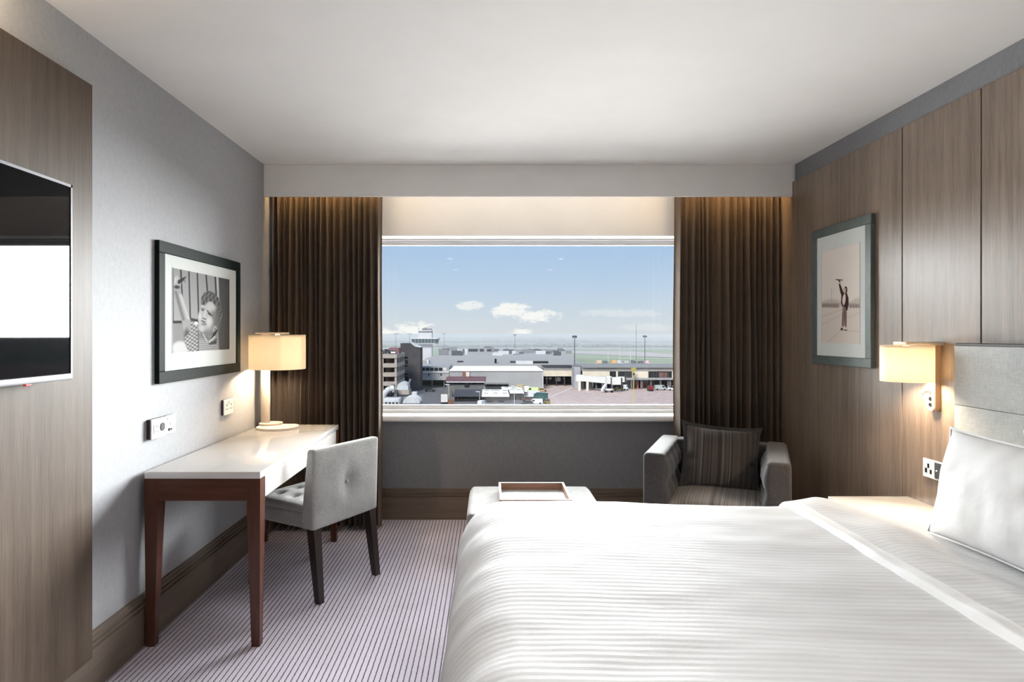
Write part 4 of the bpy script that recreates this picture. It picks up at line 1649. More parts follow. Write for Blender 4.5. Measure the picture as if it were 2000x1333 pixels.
# rooftop plant further back
rp = thing('rear_terminal', 'far terminal roofs crowded with dark plant boxes', 'building', (PX(960, 470), 520, GZ))
build(MB().box(PX(852, 465), PX(1120, 465), 465, 640, GZ, PZ(697, 455)), 'block', m_wallgrey, rp)
zr = PZ(697, 455)
for i in range(70):
    D = rnd.uniform(468, 600)
    px = rnd.uniform(856, 1095)
    wd = rnd.uniform(3, 11)
    hh = rnd.uniform(1.0, 3.4) * (1 + .6 * (px < 960))
    x = PX(px, D)
    build(MB().box(x, x + wd, D, D + 5, zr, zr + hh), 'roof_unit', rnd.choice([m_plant, m_plant2, m_plant3, m_plant, m_wallgrey, m_plant2]), rp)
build(MB().box(PX(913, 470), PX(960, 470), 470, 482, zr, PZ(680.5, 470)), 'plant_room', m_wallgrey, rp)
for (a, c) in ((915, 933), (937, 945), (951, 960)):
    build(MB().box(PX(a, 470), PX(c, 470), 469.6, 470.2, PZ(686.5, 470), PZ(682, 470)), 'louvre', m_dk, rp)

# ---- lower terminal wing with dark undercroft
D = 285
lw = thing('terminal_wing', 'two storey terminal wing with white band over dark undercroft', 'building', (PX(848, D), D + 10, GZ))
build(MB().box(PX(812, D), PX(877, D), D + .5, D + 24, PZ(743, D), PZ(716.5, D)), 'upper_floor', m_wallgrey, lw)
build(MB().box(PX(812, D), PX(877, D), D - .3, D + 1, PZ(729, D), PZ(725.4, D)), 'white_band', m_plant3, lw)
build(MB().box(PX(812, D), PX(877, D), D, D + 1, PZ(743, D), PZ(729, D)), 'fascia', em('fascia', 178, 178, 178), lw)
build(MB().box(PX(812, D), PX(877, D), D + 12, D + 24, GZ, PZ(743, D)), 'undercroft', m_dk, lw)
for a in (822, 842.5, 866):
    build(MB().box(PX(a, D), PX(a + 2, D), D + 1, D + 2, GZ, PZ(743, D)), 'column', em('column_grey', 120, 120, 122), lw)
for a in (836, 860):
    build(MB().box(PX(a, D), PX(a + 3, D), D - .2, D + .1, PZ(733.5, D), PZ(730.5, D)), 'lamp_box', m_plant2, lw)
for i in range(6):
    build(MB().box(PX(823 + i * 8.5, D), PX(829.5 + i * 8.5, D), D + .2, D + .6, PZ(724.5, D), PZ(719, D)), 'window', m_dkglass if i < 5 else m_plant3, lw)

# ---- hangar
D = GD(761)
hg = thing('hangar', 'big grey metal hangar with bright white flat roof', 'building', (PX(968, D), D + 25, GZ))
m_clad, t, p, out, co = nodemat('ext_cladding')
sp = t.n('ShaderNodeSeparateXYZ')
t.l(co, sp.inputs[0])
rb = t.math('FRACT', t.math('MULTIPLY', sp.outputs[0], 1.1))
t.l(t.ramp(t.math('ADD', t.math('MULTIPLY', rb, .25), t.math('MULTIPLY', t.noise(co, .15, 3), .75)), [(.25, S(164, 164, 164, EK)), (.75, S(182, 182, 182, EK))]), p.inputs['Base Color'])
p.inputs['Roughness'].default_value = .6
p.inputs['Specular IOR Level'].default_value = .05
ze = PZ(725.3, D)
build(MB().box(PX(878, D), PX(1060.5, D), D, D + 37.4, GZ, ze), 'cladding', m_clad, hg)
for i in range(10):
    y0 = D - .4 + i * 3.8
    build(MB().box(PX(877.5, D), PX(1061, D), y0, y0 + 3.7, ze, ze + .35), 'roof_sheet', em('hangar_roof', 240, 240, 238, .6, .04, k=1.15), hg)
build(MB().box(PX(1059.6, D), PX(1061.2, D), D - .3, D + 37.4, GZ, ze + .4), 'corner_trim', m_plant3, hg)
build(MB().box(PX(944, D), PX(992, D), D - 3, D, PZ(750, D), PZ(748, D)), 'canopy', em('canopy_grey', 140, 142, 144), hg)
build(MB().box(PX(950, D), PX(992, D), D - .2, D + .1, PZ(755, D), PZ(750, D)), 'door', m_dk, hg)
build(MB().tube((PX(1060, D) + .3, D + 14, PZ(752, D)), (PX(1060, D) + .6, D + 14, PZ(752, D)), 1.0, n=14), 'roundel', em('roundel', 50, 90, 90), hg)

# ---- maroon-roofed office
D = 250
of = thing('office_block', 'low office block with maroon roof and brown chimney box', 'building', (PX(910, D), D + 8, GZ))
build(MB().box(PX(872, D), PX(944, D), D, D + 14, GZ, PZ(748, D)), 'wall', em('office_wall', 118, 118, 118), of)
mb = MB()
mb.prism([(D - 1, PZ(745, D)), (D - 1, PZ(745.8, D)), (D + 16, PZ(745.8, D)), (D + 16, PZ(741, D)), (D + 7, PZ(739, D))], 'x', PX(870, D), PX(949, D))
build(mb, 'roof', em('maroon_roof', 120, 92, 98, .8), of)
build(MB().box(PX(872, D), PX(946, D), D - 1.2, D - .9, PZ(747.3, D), PZ(745.4, D)), 'gutter', m_plant3, of)
build(MB().box(PX(871, D), PX(946, D), D - .3, D, PZ(751, D), PZ(748, D)), 'window_band', m_dk, of)
build(MB().box(PX(907, D), PX(916, D), D - .6, D - .1, PZ(755, D), PZ(749, D)), 'window', m_dkglass, of)
mb = MB()
mb.box(PX(902, D), PX(917, D), D + 6, D + 10, PZ(740, D) - .5, PZ(726, D) - .5)
chm = build(mb, 'chimney_box', em('chimney_brown', 142, 104, 84), of)
build(MB().box(PX(909, D), PX(916, D), D + 5.8, D + 6, PZ(738, D), PZ(729, D)), 'white_panel', m_plant3, chm)

# ---- dark shed
D = 226
sh = thing('storage_shed', 'long black shed with dark slate roof in front of offices', 'building', (PX(915, D), D + 8, GZ))
build(MB().box(PX(888, D), PX(937, D), D, D + 14, GZ, PZ(775, D)), 'wall', em('black_wall', 40, 40, 42, k=1), sh)
mb = MB()
mb.prism([(D - 1, PZ(775, D)), (D - 1, PZ(773.6, D)), (D + 14, PZ(768, D)), (D + 14, PZ(775, D))], 'x', PX(885, D), PX(938, D))
build(mb, 'roof', em('slate_roof', 78, 80, 86), sh)
for i in range(8):
    build(MB().box(PX(893 + i * 6, D), PX(896 + i * 6, D), D - .15, D + .1, GZ + .2, PZ(779, D)), 'door_leaf', em('shed_door', 62, 62, 62), sh)
build(MB().box(PX(872, 255), PX(886, 255), 243, 247, GZ, PZ(764, 243)), 'lean_to', em('lean_to', 120, 116, 112), sh)


# ---- white flat canopies with skylights
def canopy(label, D, x0, x1, yf, dep, lights):
    o = thing('canopy', label, 'canopy', (PX((x0 + x1) / 2, D), D + dep / 2, GZ))
    zc = PZ(yf, D)
    build(MB().box(PX(x0, D), PX(x1, D), D, D + dep, zc - .5, zc), 'roof', em('canopy_white', 238, 238, 232, .6, k=1.1), o)
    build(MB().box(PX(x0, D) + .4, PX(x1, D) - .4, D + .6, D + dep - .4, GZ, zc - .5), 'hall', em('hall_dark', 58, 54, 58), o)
    for (fx, fy) in lights:
        X = PX(x0, D) + fx * (PX(x1, D) - PX(x0, D))
        build(MB().box(X - .8, X + .8, D + fy * dep - .8, D + fy * dep + .8, zc, zc + .25), 'skylight', em('skylight', 170, 170, 160), o)
    for i in range(5):
        X = PX(x0, D) + (i + .5) / 5 * (PX(x1, D) - PX(x0, D))
        build(MB().box(X - .9, X + .9, D + .4, D + .65, GZ + .1, zc - 2.0), 'bay_door', m_dk if i % 2 else em('bay_grey', 92, 94, 100), o)
    return o


canopy('white flat canopy with seven skylights over the loading bays', 222, 941, 995, 773.0, 24, [(.18, .75), (.42, .75), (.58, .75), (.88, .75), (.15, .3), (.5, .3), (.85, .3)])
canopy('smaller white canopy with skylights next to the parked vans', 231, 996, 1023.5, 766.5, 20, [(.2, .5), (.7, .45), (.45, .8)])
canopy('narrow white canopy tucked behind the loading bays', 252, 980, 1012, 759.5, 9, [(.3, .5), (.7, .5)])

# ---- link bridge
D = 292
lb = thing('link_bridge', 'cream clad link bridge over a dark passage', 'building', (PX(1093, D), D + 6, GZ))
build(MB().box(PX(1062, D), PX(1120.5, D), D, D + 10, PZ(735.5, D), PZ(724.5, D)), 'cream_panel', m_cream, lb)
build(MB().box(PX(1062, D), PX(1120.5, D), D + .2, D + 11, PZ(724.5, D), PZ(717, D)), 'grey_band', em('band_grey', 158, 154, 152), lb)
build(MB().box(PX(1062, D), PX(1120.5, D), D - .5, D + 12, PZ(717, D), PZ(715.6, D)), 'roof', m_plant2, lb)
build(MB().box(PX(1062, D), PX(1120.5, D), D + 9, D + 10, GZ, PZ(735.5, D)), 'dark_passage', m_dk, lb)
for a, c, ya, yb in ((1069, 1073, 740, 744), (1076, 1080.5, 740, 744.5), (1088, 1099, 740, 748), (1104, 1107, 740, 744)):
    build(MB().box(PX(a, D), PX(c, D), D + 8.6, D + 8.9, PZ(yb, D), PZ(ya, D)), 'opening', m_plant3, lb)
for a in (1067, 1086, 1102, 1118):
    build(MB().box(PX(a, D), PX(a + 2, D), D + .6, D + 1.6, GZ, PZ(735.5, D)), 'column', m_plant2, lb)

# ---- stair core between bridge and pier
D = 280
sc = thing('stair_core', 'plain light grey stair core between bridge and pier', 'building', (PX(1128, D), D + 4, GZ))
build(MB().box(PX(1122, D), PX(1134, D), D, D + 9, GZ, PZ(716, D)), 'shaft', em('core_grey', 178, 180, 186), sc)
build(MB().box(PX(1121.8, D), PX(1134.2, D), D - .2, D + 9.2, PZ(716, D), PZ(715, D)), 'coping', m_plant, sc)
build(MB().box(PX(1122, D), PX(1134, D), D - .12, D + .1, PZ(734, D), PZ(733, D)), 'joint', m_plant, sc)

# ---- departure pier
D = GD(761)
pier = thing('departure_pier', 'long departure pier with cream panels and dark windows', 'building', (PX(1230, D), D + 14, GZ))
xa, xb = PX(1138, D), PX(1480, D)
build(MB().box(xa, xb, D + .3, D + 28, PZ(726, D), PZ(718.5, D)), 'grey_band', em('band_grey'), pier)
build(MB().box(xa, xb, D - .6, D + 30, PZ(718.5, D), PZ(716.8, D)), 'roof', em('pier_roof', 150, 150, 150), pier)
build(MB().box(xa, xb, D + 1, D + 28, PZ(738.5, D), PZ(726, D)), 'inner_wall', m_dk, pier)
for a, c in ((1138, 1191), (1203.5, 1207), (1235, 1266.5), (1313, 1345), (1360, 1400), (1420, 1480)):
    build(MB().box(PX(a, D), PX(c, D), D + .1, D + 1.2, PZ(738.5, D), PZ(726, D)), 'cream_panel', m_cream, pier)
for a, c in ((1191, 1203.5), (1207, 1235), (1266.5, 1313)):
    build(MB().box(PX(a, D), PX(c, D), D + .7, D + .9, PZ(738, D), PZ(726.5, D)), 'pane', m_dkglass, pier)
for a in (1198, 1221, 1282, 1297, 1305):
    build(MB().box(PX(a, D), PX(a + 1.2, D), D + .4, D + .8, PZ(738, D), PZ(726.5, D)), 'mullion', m_plant2, pier)
build(MB().box(PX(1288, D), PX(1304, D), D + .6, D + .75, PZ(738, D), PZ(728, D)), 'brown_panel', em('brown_panel', 124, 96, 92), pier)
build(MB().box(xa, xb, D - .4, D + 1.5, PZ(742.5, D), PZ(738.5, D)), 'ledge', em('ledge', 164, 164, 168), pier)
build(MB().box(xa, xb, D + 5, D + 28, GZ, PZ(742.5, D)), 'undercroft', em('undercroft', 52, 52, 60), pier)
for i in range(18):
    a = 1138 + i * 19
    build(MB().box(PX(a, D), PX(a + 2.4, D), D + .6, D + 1.6, GZ, PZ(742.5, D)), 'column', em('column_grey'), pier)
for a, m_ in ((1154, m_plant), (1165, m_plant), (1247, em('salmon', 214, 140, 142)), (1256, em('salmon')), (1224, m_plant2), (1308, m_plant3)):
    build(MB().box(PX(a, D), PX(a + 3.5, D), D + 3, D + 4.6, GZ, PZ(746, D)), 'equipment_locker', m_, pier)

# ---- jet bridge
jb = thing('jet_bridge', 'white jet bridge with dark sign panel docked at the pier', 'jet bridge', (PX(1160, 268), 268, GZ))
m_jb = em('jet_white', 226, 226, 222, .5, .04)
mb = MB()
D0, D1 = 272, 262
a0, a1 = Vector((PX(1134, D0), D0, 0)), Vector((PX(1187, D1), D1, 0))


def jbox(pa, pb, za0, za1, zb0, zb1, hw):
    d = (pb - pa).normalized()
    nn = Vector((-d.y, d.x, 0)) * hw
    vs = []
    for q, z0, z1 in ((pa, za0, za1), (pb, zb0, zb1)):
        for sgn in (-1, 1):
            for z in (z0, z1):
                e = q + nn * sgn
                vs.append((e.x, e.y, z))
    return MB()._add(vs, [(0, 1, 3, 2), (4, 6, 7, 5), (0, 4, 5, 1), (2, 3, 7, 6), (1, 5, 7, 3), (0, 2, 6, 4)])


za0, za1 = PZ(744, D0), PZ(733.5, D0)
zb0, zb1 = PZ(749, D1), PZ(738, D1)
build(jbox(a0, a1, za0, za1, zb0, zb1, 1.6), 'tunnel', m_jb, jb)
f0, f1 = .26, .70
pa, pb = a0.lerp(a1, f0), a0.lerp(a1, f1)
off = Vector((0, -1.75, 0))
L = lambda a, b_, f: a + (b_ - a) * f
sg = build(jbox(pa + off, pb + off, L(za0, zb0, f0) + .45, L(za1, zb1, f0) - .35, L(za0, zb0, f1) + .45, L(za1, zb1, f1) - .35, .08), 'sign_panel', em('sign_dark', 66, 66, 72), jb)
mid = pa.lerp(pb, .30) + off + Vector((0, -.12, 0))
zm = (L(za0, zb0, .40) + L(za1, zb1, .40)) / 2
mb = MB()
for i in range(9):
    aa, bb = R(60 + 30 * i), R(90 + 30 * i)
    mb.tube((mid.x + .55 * math.cos(aa), mid.y, zm + .42 * math.sin(aa)), (mid.x + .55 * math.cos(bb), mid.y, zm + .42 * math.sin(bb)), .07, n=6)
build(mb, 'emblem', m_plant3, sg)
mb = MB()
mb.box(mid.x + .5, mid.x + 2.4, mid.y - .03, mid.y + .03, zm - .22, zm - .02)
build(mb, 'sign_lettering', m_plant3, sg)
rot0 = a0
build(MB().lathe([(0, 0), (2.1, 0), (2.1, za1 - za0 + .4), (0, za1 - za0 + .4)], (rot0.x - .2, rot0.y, za0 - .2), 18), 'rotunda', m_jb, jb, 30)
for a in (1129, 1144.5):
    build(MB().tube((PX(a + 3, 268), 268, GZ), (PX(a + 3, 268), 268, PZ(744, 268)), .62, n=10), 'support_column', em('jb_column', 224, 220, 206), jb)
e1 = a1
build(MB().box(e1.x - 1.2, e1.x + 1.3, e1.y - 2.2, e1.y + 1.6, zb0 - .1, zb1 + .6), 'lift_frame', m_jb, jb)
build(MB().box(e1.x + 1.3, e1.x + 5.2, e1.y - 1.8, e1.y + 1.8, zb0 - .5, zb1 + .1), 'cab', m_jb, jb)
build(MB().box(e1.x + 5.2, e1.x + 5.9, e1.y - 1.9, e1.y + 1.9, zb0 - .6, zb1 - .1), 'bellows', m_plant2, jb)
build(MB().box(PX(1208, 271), PX(1219, 271), 270, 273, PZ(746.5, 271), PZ(736.5, 271)), 'rear_cab', m_jb, jb)
build(MB().box(PX(1219, 271), PX(1222, 271), 269.8, 273.2, PZ(747, 271), PZ(734.5, 271)), 'rear_bellows', m_plant2, jb)
for dx in (-1.0, 1.0):
    build(MB().box(e1.x + dx - .18, e1.x + dx + .18, e1.y - 2.4, e1.y - 2.1, GZ + .9, zb1 + .3), 'lift_post', m_plant2 if dx > 0 else m_plant3, jb)
build(MB().box(e1.x - 1.6, e1.x + 1.6, e1.y - 2.8, e1.y - 1.8, GZ + .9, GZ + 1.7), 'bogie_beam', m_plant3, jb)
for dx in (-1.2, 1.2):
    build(MB().tube((e1.x + dx, e1.y - 2.9, GZ + .55), (e1.x + dx, e1.y - 2.3, GZ + .55), .55, n=12), 'wheel', m_dk, jb)
mb = MB()
s0 = Vector((e1.x - 1.5, e1.y - 2.6, zb0))
s1 = Vector((e1.x - 3.2, e1.y - 3.6, GZ + .6))
build(jbox(Vector((s0.x, s0.y, 0)), Vector((s1.x, s1.y, 0)), s0.z - 1.0, s0.z, s1.z, s1.z + 1.0, .6), 'access_stair', m_plant3, jb)


# ---- masts
def mast(name, label, px, D, ytop, base, r, m_, head=True):
    x = PX(px, D)
    zt_ = PZ(ytop, D)
    o = thing(name, label, 'mast', (x, D, base))
    build(MB().tube((x, D, base), (x, D, zt_), r, r * .6, 8), 'pole', m_, o)
    if head:
        build(MB().tube((x, D, zt_ - .2), (x, D, zt_ + .4), r * 4, n=10), 'lamp_ring', m_, o)
        for i in range(4):
            a = R(45 + 90 * i)
            build(MB().box(x + math.cos(a) * r * 4 - .3, x + math.cos(a) * r * 4 + .3, D + math.sin(a) * r * 4 - .3, D + math.sin(a) * r * 4 + .3, zt_ - .7, zt_ - .2), 'floodlight', m_plant2, o)
    return o


m_mast = em('mast_grey', 92, 96, 100)
m_mastw = em('mast_white', 222, 220, 206)
zpr = PZ(716.8, GD(761))
mast('floodlight_mast', 'tall floodlight mast rising beside the stair core', 1122.2, 310, 657.5, GZ, .28, m_mast)
mast('floodlight_mast', 'tall floodlight mast beyond the pier vehicles', 1259.5, 430, 657, GZ, .34, m_mast)
mast('floodlight_mast', 'distant floodlight mast beyond the hangar roof', 1005.5, 655, 654.5, GZ, .36, m_mast)
mast('radio_mast', 'very thin tall radio mast beyond the pier', 1242.5, 440, 634, GZ, .16, m_mast, False)
mast('thin_pole', 'white pole beyond the pier, next to the stair core', 1187.8, 420, 675, GZ, .16, m_mastw, False)
mast('thin_pole', 'white pole beyond the pier, between two other white poles', 1210.5, 420, 674, GZ, .16, m_mastw, False)
mast('thin_pole', 'white pole beyond the pier, next to the radio mast', 1231.3, 420, 682, GZ, .18, m_mastw, False)
for (px, D, yt, lab) in ((876.5, 222, 752, 'lamp post beside the dark shed'), (936.5, 215, 766, 'lamp post in front of the loading bays'), (1004.5, 213, 755, 'lamp post in front of the smaller canopy'), (773, 500, 653, 'distant lamp post behind the car park'), (867.5, 660, 652.5, 'distant lamp post right of the control tower'), (800, 520, 652.8, 'distant lamp post left of the control tower')):
    mast('lamp_post', lab, px, D, yt, GZ, .10 if D < 300 else .2, m_mastw if D < 300 else m_mast, False)
    x, z = PX(px, D), PZ(yt, D)
    o = bpy.data.objects[[q.name for q in COL.objects if q.name.startswith('lamp_post')][-1]]
    build(MB().box(x - (1.3 if D < 300 else 2.2), x + (.2 if D < 300 else 2.2), D - .25, D + .25, z - .05, z + .22), 'lantern', m_plant3 if D < 300 else m_mast, o)
# yellow stand guidance sign
D = GD(760)
gs = thing('guidance_sign', 'yellow stand guidance sign on a post by the pier', 'sign', (PX(1237, D - 6), D - 6, GZ))
build(MB().tube((PX(1237.6, D - 6), D - 6, GZ), (PX(1237.6, D - 6), D - 6, PZ(726, D - 6)), .22, n=8), 'post', em('olive_post', 176, 170, 110), gs)
build(MB().box(PX(1232.8, D - 6), PX(1242.2, D - 6), D - 6.3, D - 5.7, PZ(725, D - 6), PZ(719, D - 6)), 'sign_board', em('sign_yellow', 172, 160, 84), gs)
build(MB().box(PX(1235.4, D - 6), PX(1239.4, D - 6), D - 6.5, D - 5.9, PZ(735.5, D - 6), PZ(726, D - 6)), 'display_box', em('olive_post'), gs)
build(MB().tube((PX(1237.4, D - 6), D - 6.7, PZ(731, D - 6)), (PX(1237.4, D - 6), D - 6.5, PZ(731, D - 6)), .42, n=12), 'display_lens', m_dk, gs)


# ---- vehicles
def vehicle(name, label, px, py, rot, L_, W_, H_, col, kind='van', group=None, k=1.0):
    D = GD(py)
    o = thing(name, label, 'vehicle', (PX(px, D), D, GZ + .06), R(rot), group, local=True)
    m_ = em('veh_%d_%d_%d' % col, col[0], col[1], col[2], .4, .03, k=k)
    if kind == 'van':
        mb = MB()
        mb.prism([(-L_ / 2, .35), (L_ / 2, .35), (L_ / 2, H_ * .45), (L_ * .40, H_ * .55), (L_ * .26, H_), (-L_ * .48, H_), (-L_ / 2, H_ * .8)], 'y', -W_ / 2, W_ / 2)
        build(mb, 'body', m_, o)
        for s_ in (-1, 1):
            build(MB().prism([(L_ * .10, H_ * .58), (L_ * .34, H_ * .58), (L_ * .25, H_ * .9), (L_ * .10, H_ * .9)], 'y', s_ * (W_ / 2 + .01) - .02, s_ * (W_ / 2 + .01) + .02), 'window', m_dkglass, o)
    elif kind == 'car':
        mb = MB()
        mb.prism([(-L_ / 2, .35), (L_ / 2, .35), (L_ / 2, H_ * .52), (L_ * .28, H_ * .62), (-L_ * .46, H_ * .64)], 'y', -W_ / 2, W_ / 2)
        build(mb, 'body', m_, o)
        mb = MB()
        mb.prism([(L_ * .24, H_ * .62), (L_ * .08, H_), (-L_ * .28, H_), (-L_ * .42, H_ * .63)], 'y', -W_ / 2 + .1, W_ / 2 - .1)
        build(mb, 'cabin', m_dkglass, o)
        build(MB().box(-L_ * .27, L_ * .07, -W_ / 2 + .08, W_ / 2 - .08, H_, H_ + .04), 'roof', m_, o)
    else:
        build(MB().box(-L_ / 2, L_ * .22, -W_ / 2, W_ / 2, .8, H_), 'cargo_box', m_, o)
        mb = MB()
        mb.prism([(L_ * .24, .4), (L_ / 2, .4), (L_ / 2, H_ * .5), (L_ * .44, H_ * .85), (L_ * .24, H_ * .85)], 'y', -W_ / 2 + .05, W_ / 2 - .05)
        build(mb, 'cab', m_ if kind == 'truck' else m_plant3, o)
        for s_ in (-1, 1):
            build(MB().prism([(L_ * .30, H_ * .5), (L_ * .46, H_ * .5), (L_ * .42, H_ * .78), (L_ * .30, H_ * .78)], 'y', s_ * (W_ / 2 - .04) - .03, s_ * (W_ / 2 - .04) + .03), 'window', m_dkglass, o)
        build(MB().box(-L_ / 2, L_ / 2, -W_ * .3, W_ * .3, .45, .8), 'chassis', m_dk, o)
    for a in (-L_ * .32, L_ * .32):
        for s_ in (-1, 1):
            build(MB().tube((a, s_ * (W_ / 2 - .2), .38), (a, s_ * (W_ / 2 + .02), .38), .38, n=12), 'wheel', m_dk, o)
    return o


vehicle('van', 'white panel van parked in front of the green truck', 1047, 790.5, 175, 4.6, 1.8, 1.9, (238, 238, 236), 'van', k=1.1)
vehicle('truck', 'dark green truck parked behind the white van', 1056, 784.5, 120, 6.0, 2.4, 3.2, (52, 96, 92), 'truck')
vehicle('tractor', 'small yellow and olive baggage tractor by the green truck', 1068.5, 789.5, 100, 2.6, 1.6, 1.7, (150, 130, 60), 'car')
vehicle('box_truck', 'white box truck standing between the vans and the apron', 1047, 779.5, 5, 6.4, 2.4, 2.9, (226, 226, 232), 'truck', k=1.1)
vehicle('car', 'maroon car parked beside the loading bay', 1030, 784.5, 10, 4.3, 1.8, 1.5, (110, 52, 52), 'car')
vehicle('car', 'dark green car in front of the smaller canopy', 1030, 792.0, 170, 4.4, 1.8, 1.5, (70, 84, 78), 'car')
vehicle('van', 'white van with lime green patches beside the hangar', 1041, 768.5, 160, 5.0, 2.0, 2.4, (216, 230, 170), 'van', k=1.1)
vehicle('van', 'plain white van beside the lime green van', 1027.5, 766.5, 95, 4.6, 2.0, 2.5, (238, 236, 236), 'van', k=1.1)
vehicle('car', 'white car parked nose to tail below the lime green van', 1031, 774.2, 10, 4.4, 1.8, 1.6, (232, 234, 228), 'car', k=1.1)
vehicle('car', 'white car parked closest to the white box truck', 1033, 777.8, 8, 4.4, 1.8, 1.6, (228, 230, 224), 'car', k=1.1)
vehicle('tug', 'low yellow tug parked at the hangar corner', 1058.5, 765.2, 2, 4.4, 2.0, 1.3, (214, 176, 90), 'car')
vehicle('van', 'beige van parked against the hangar wall', 1019, 762.6, 4, 5.0, 2.0, 2.4, (206, 190, 150), 'van')
vehicle('van', 'small white van at the shed doors', 941.5, 793, 60, 3.4, 1.6, 1.8, (236, 236, 236), 'van', k=1.1)
vehicle('box_truck', 'white and orange truck beside the dark shed', 867.5, 789, 95, 6.0, 2.3, 3.2, (232, 226, 220), 'truck')
vehicle('truck', 'brown truck parked at the end of the shed', 881, 794, 92, 3.6, 2.0, 2.4, (130, 98, 80), 'truck')
vehicle('car', 'dark car under the terminal wing', 840, 765.5, 0, 4.6, 1.8, 1.5, (80, 80, 84), 'car')
vehicle('van', 'silver van at the pier beside the white car', 1290, 762.6, 0, 5.0, 2.0, 2.2, (176, 186, 186), 'van')
vehicle('car', 'white car at the pier beside the silver van', 1314, 763.2, 180, 4.4, 1.8, 1.9, (226, 230, 234), 'car')
vehicle('truck', 'red airport truck parked under the pier', 1270, 764.5, 90, 4.0, 2.0, 2.4, (128, 58, 62), 'truck')
vehicle('belt_loader', 'yellow belt loader below the jet bridge cab', 1208, 763.5, 0, 4.6, 1.8, 1.3, (176, 156, 84), 'car')
vehicle('cart', 'small white cart under the pier beside the jet bridge', 1222, 763.0, 0, 1.9, 1.6, 2.4, (220, 226, 228), 'van')
for i, (px, col, L_, H_, lab) in enumerate(((1168.5, (226, 196, 160), 4.8, 3.2, 'cream lorry in the far row beyond the pier'), (1183, (90, 96, 100), 4.8, 2.8, 'dark grey lorry in the far row beyond the pier'), (1197.5, (224, 176, 96), 4.8, 3.4, 'orange lorry in the far row beyond the pier'), (1209.5, (206, 204, 210), 4.4, 3.3, 'silver lorry in the far row beyond the pier'), (1221.5, (178, 190, 176), 4.8, 3.0, 'pale green lorry in the far row beyond the pier'), (1236, (86, 88, 94), 4.8, 3.2, 'charcoal lorry in the far row beyond the pier'), (1251, (78, 84, 86), 4.8, 2.8, 'blackish lorry closing the far row beyond the pier'), (1263, (236, 200, 200), 5, 3.0, 'pink lorry in the far row beyond the pier'))):
    vehicle('lorry', lab, px, 712.0, 0 if i % 2 else 180, L_, 2.5, H_, col, 'truck')

# cars on the car park roof
cols = [((220, 220, 222), 'white'), ((60, 62, 66), 'charcoal'), ((150, 152, 156), 'silver'), ((44, 44, 48), 'black'), ((206, 206, 208), 'pale grey'), ((110, 60, 62), 'maroon'), ((90, 96, 104), 'slate blue')]
z_roof = fz[0] + .36
for i in range(12):
    col, cn = cols[i % len(cols)]
    o = vehicle('parked_car', cn + ' car parked on the roof deck of the car park', 750, 800, 88 + (i % 3) * 3, 4.2, 1.75, 1.5, col, 'car', 'cars on the car park roof deck')
    row, c_ = divmod(i, 6)
    o.location = (x1_cp - 6.8 - c_ * 2.5 if row else x1_cp - 1.6 - c_ * 2.5, (243.2 if not row else 257.5) + .2 * (c_ % 2), z_roof)

# ---- silver ducts and plant sheds at the foot of the car park
m_duct = em('duct_metal', 206, 208, 210, .35, .1, .8, spec=.2)
D = 214
bs = thing('barrel_shed', 'silver barrel roofed plant shed at the foot of tower', 'shed', (PX(803, D), D + 4, GZ))
cxx, rr = PX(803, D), (PX(819, D) - PX(786, D)) / 2
zb = PZ(788, D)
mb = MB()
mb.prism([(cxx + rr * math.cos(R(a)), zb + .75 * rr * math.sin(R(a))) for a in range(0, 181, 12)], 'y', D, D + 8)
build(mb, 'barrel_roof', m_duct, bs, 40)
build(MB().box(cxx - rr, cxx + rr, D + .1, D + 7.9, GZ, zb), 'wall', m_plant, bs)
for i in range(5):
    yy = D + .8 + i * 1.6
    mb = MB()
    mb.prism([(cxx + (rr + .06) * math.cos(R(a)), zb + .75 * (rr + .08) * math.sin(R(a))) for a in range(0, 181, 12)], 'y', yy, yy + .12)
    build(mb, 'rib', m_plant3, bs)
tk = thing('plant_tank', 'flat silver plant box left of the barrel shed', 'shed', (PX(764, D), D + 3, GZ))
build(MB().rbox(PX(748, D), PX(780, D), D, D + 6, GZ, PZ(779, D), .35), 'casing', m_duct, tk, 30)
for i in range(4):
    build(MB().box(PX(752 + i * 7, D), PX(756.5 + i * 7, D), D - .08, D + .1, PZ(793, D), PZ(786, D)), 'louvre', m_plant2, tk)
D = 228
hd = thing('extract_hood', 'domed silver extract hood raised above the plant boxes', 'duct', (PX(786, D), D + 3, GZ))
mb = MB()
cxx, rr = PX(786, D), (PX(797, D) - PX(775, D)) / 2
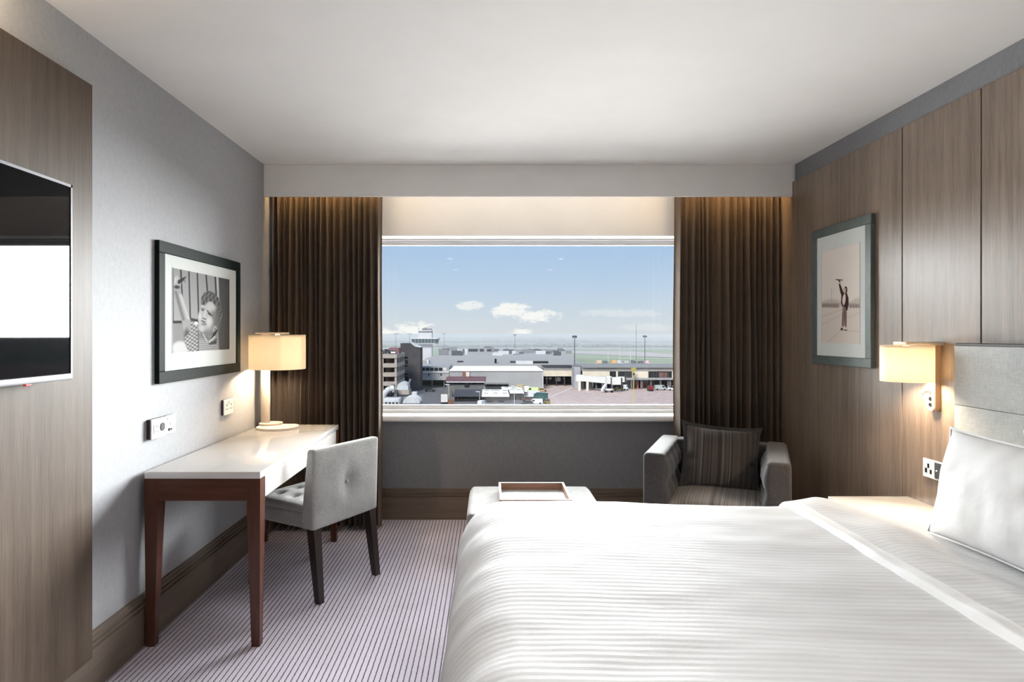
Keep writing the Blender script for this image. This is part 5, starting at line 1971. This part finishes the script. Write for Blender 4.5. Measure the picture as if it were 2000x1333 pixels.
mb.prism([(cxx + rr * math.cos(R(a)), PZ(758, D) + 1.0 * rr * math.sin(R(a))) for a in range(0, 181, 12)], 'y', D, D + 6)
build(mb, 'dome', m_duct, hd, 40)
build(MB().box(PX(774, D), PX(799, D), D - .4, D + 6.4, PZ(771, D), PZ(762, D)), 'plinth', m_conc, hd)
build(MB().box(cxx - rr, cxx + rr, D, D + 6, PZ(762, D), PZ(758, D)), 'drum', m_duct, hd)
build(MB().box(PX(777, D), PX(796, D), D + .5, D + 5.5, GZ, PZ(771, D)), 'support', m_wallgrey, hd)
build(MB().tube((PX(797, D), D + 2, PZ(752, D)), (PX(800.5, D), D + 2, PZ(741.5, D)), .35, n=10), 'flue', m_plant, hd)
dt = thing('duct_run', 'curving silver duct climbing from the plant box', 'duct', (PX(752, 220), 221, GZ))
mb = MB()
pts = [(746, 792), (746.5, 782), (749, 772), (754, 764), (761, 760), (769, 759)]
mb.path([(PX(a, 220), 221, PZ(c, 220)) for a, c in pts], 1.0, 14)
build(mb, 'pipe', m_duct, dt, 50)
for a, c in ((758, 757), (764, 752), (770, 763)):
    build(MB().box(PX(a, 222), PX(a + 5, 222), 222, 225, PZ(c + 12, 222), PZ(c, 222)), 'fan_box', m_plant, dt)
build(MB().box(PX(756, 223), PX(776, 223), 222.5, 225.5, GZ, PZ(768, 223)), 'support', m_plant2, dt)
vb = tag(build(MB().rbox(PX(804, 226), PX(814, 226), 226, 229, GZ, PZ(766.5, 226), .2), 'vent_box', m_plant3), 'white vent box next to the domed extract hood', 'vent')

# ---- summer haze over the plain beyond the terminals
scene.cycles.volume_bounces = 2
hz = bpy.data.materials.new('summer_haze')
hz.use_nodes = True
t = NT(hz.node_tree)
vs_ = t.n('ShaderNodeVolumeScatter')
vs_.inputs['Color'].default_value = (.97, .97, .98, 1)
vs_.inputs['Density'].default_value = .0011
out = t.n('ShaderNodeOutputMaterial')
t.l(vs_.outputs[0], out.inputs['Volume'])
o = build(MB().box(-3500, 4500, 330, 6000, GZ + .8, .4), 'haze', hz)
tag(o, 'thin grey haze lying over the distant airfield and trees', 'haze', kind='stuff')
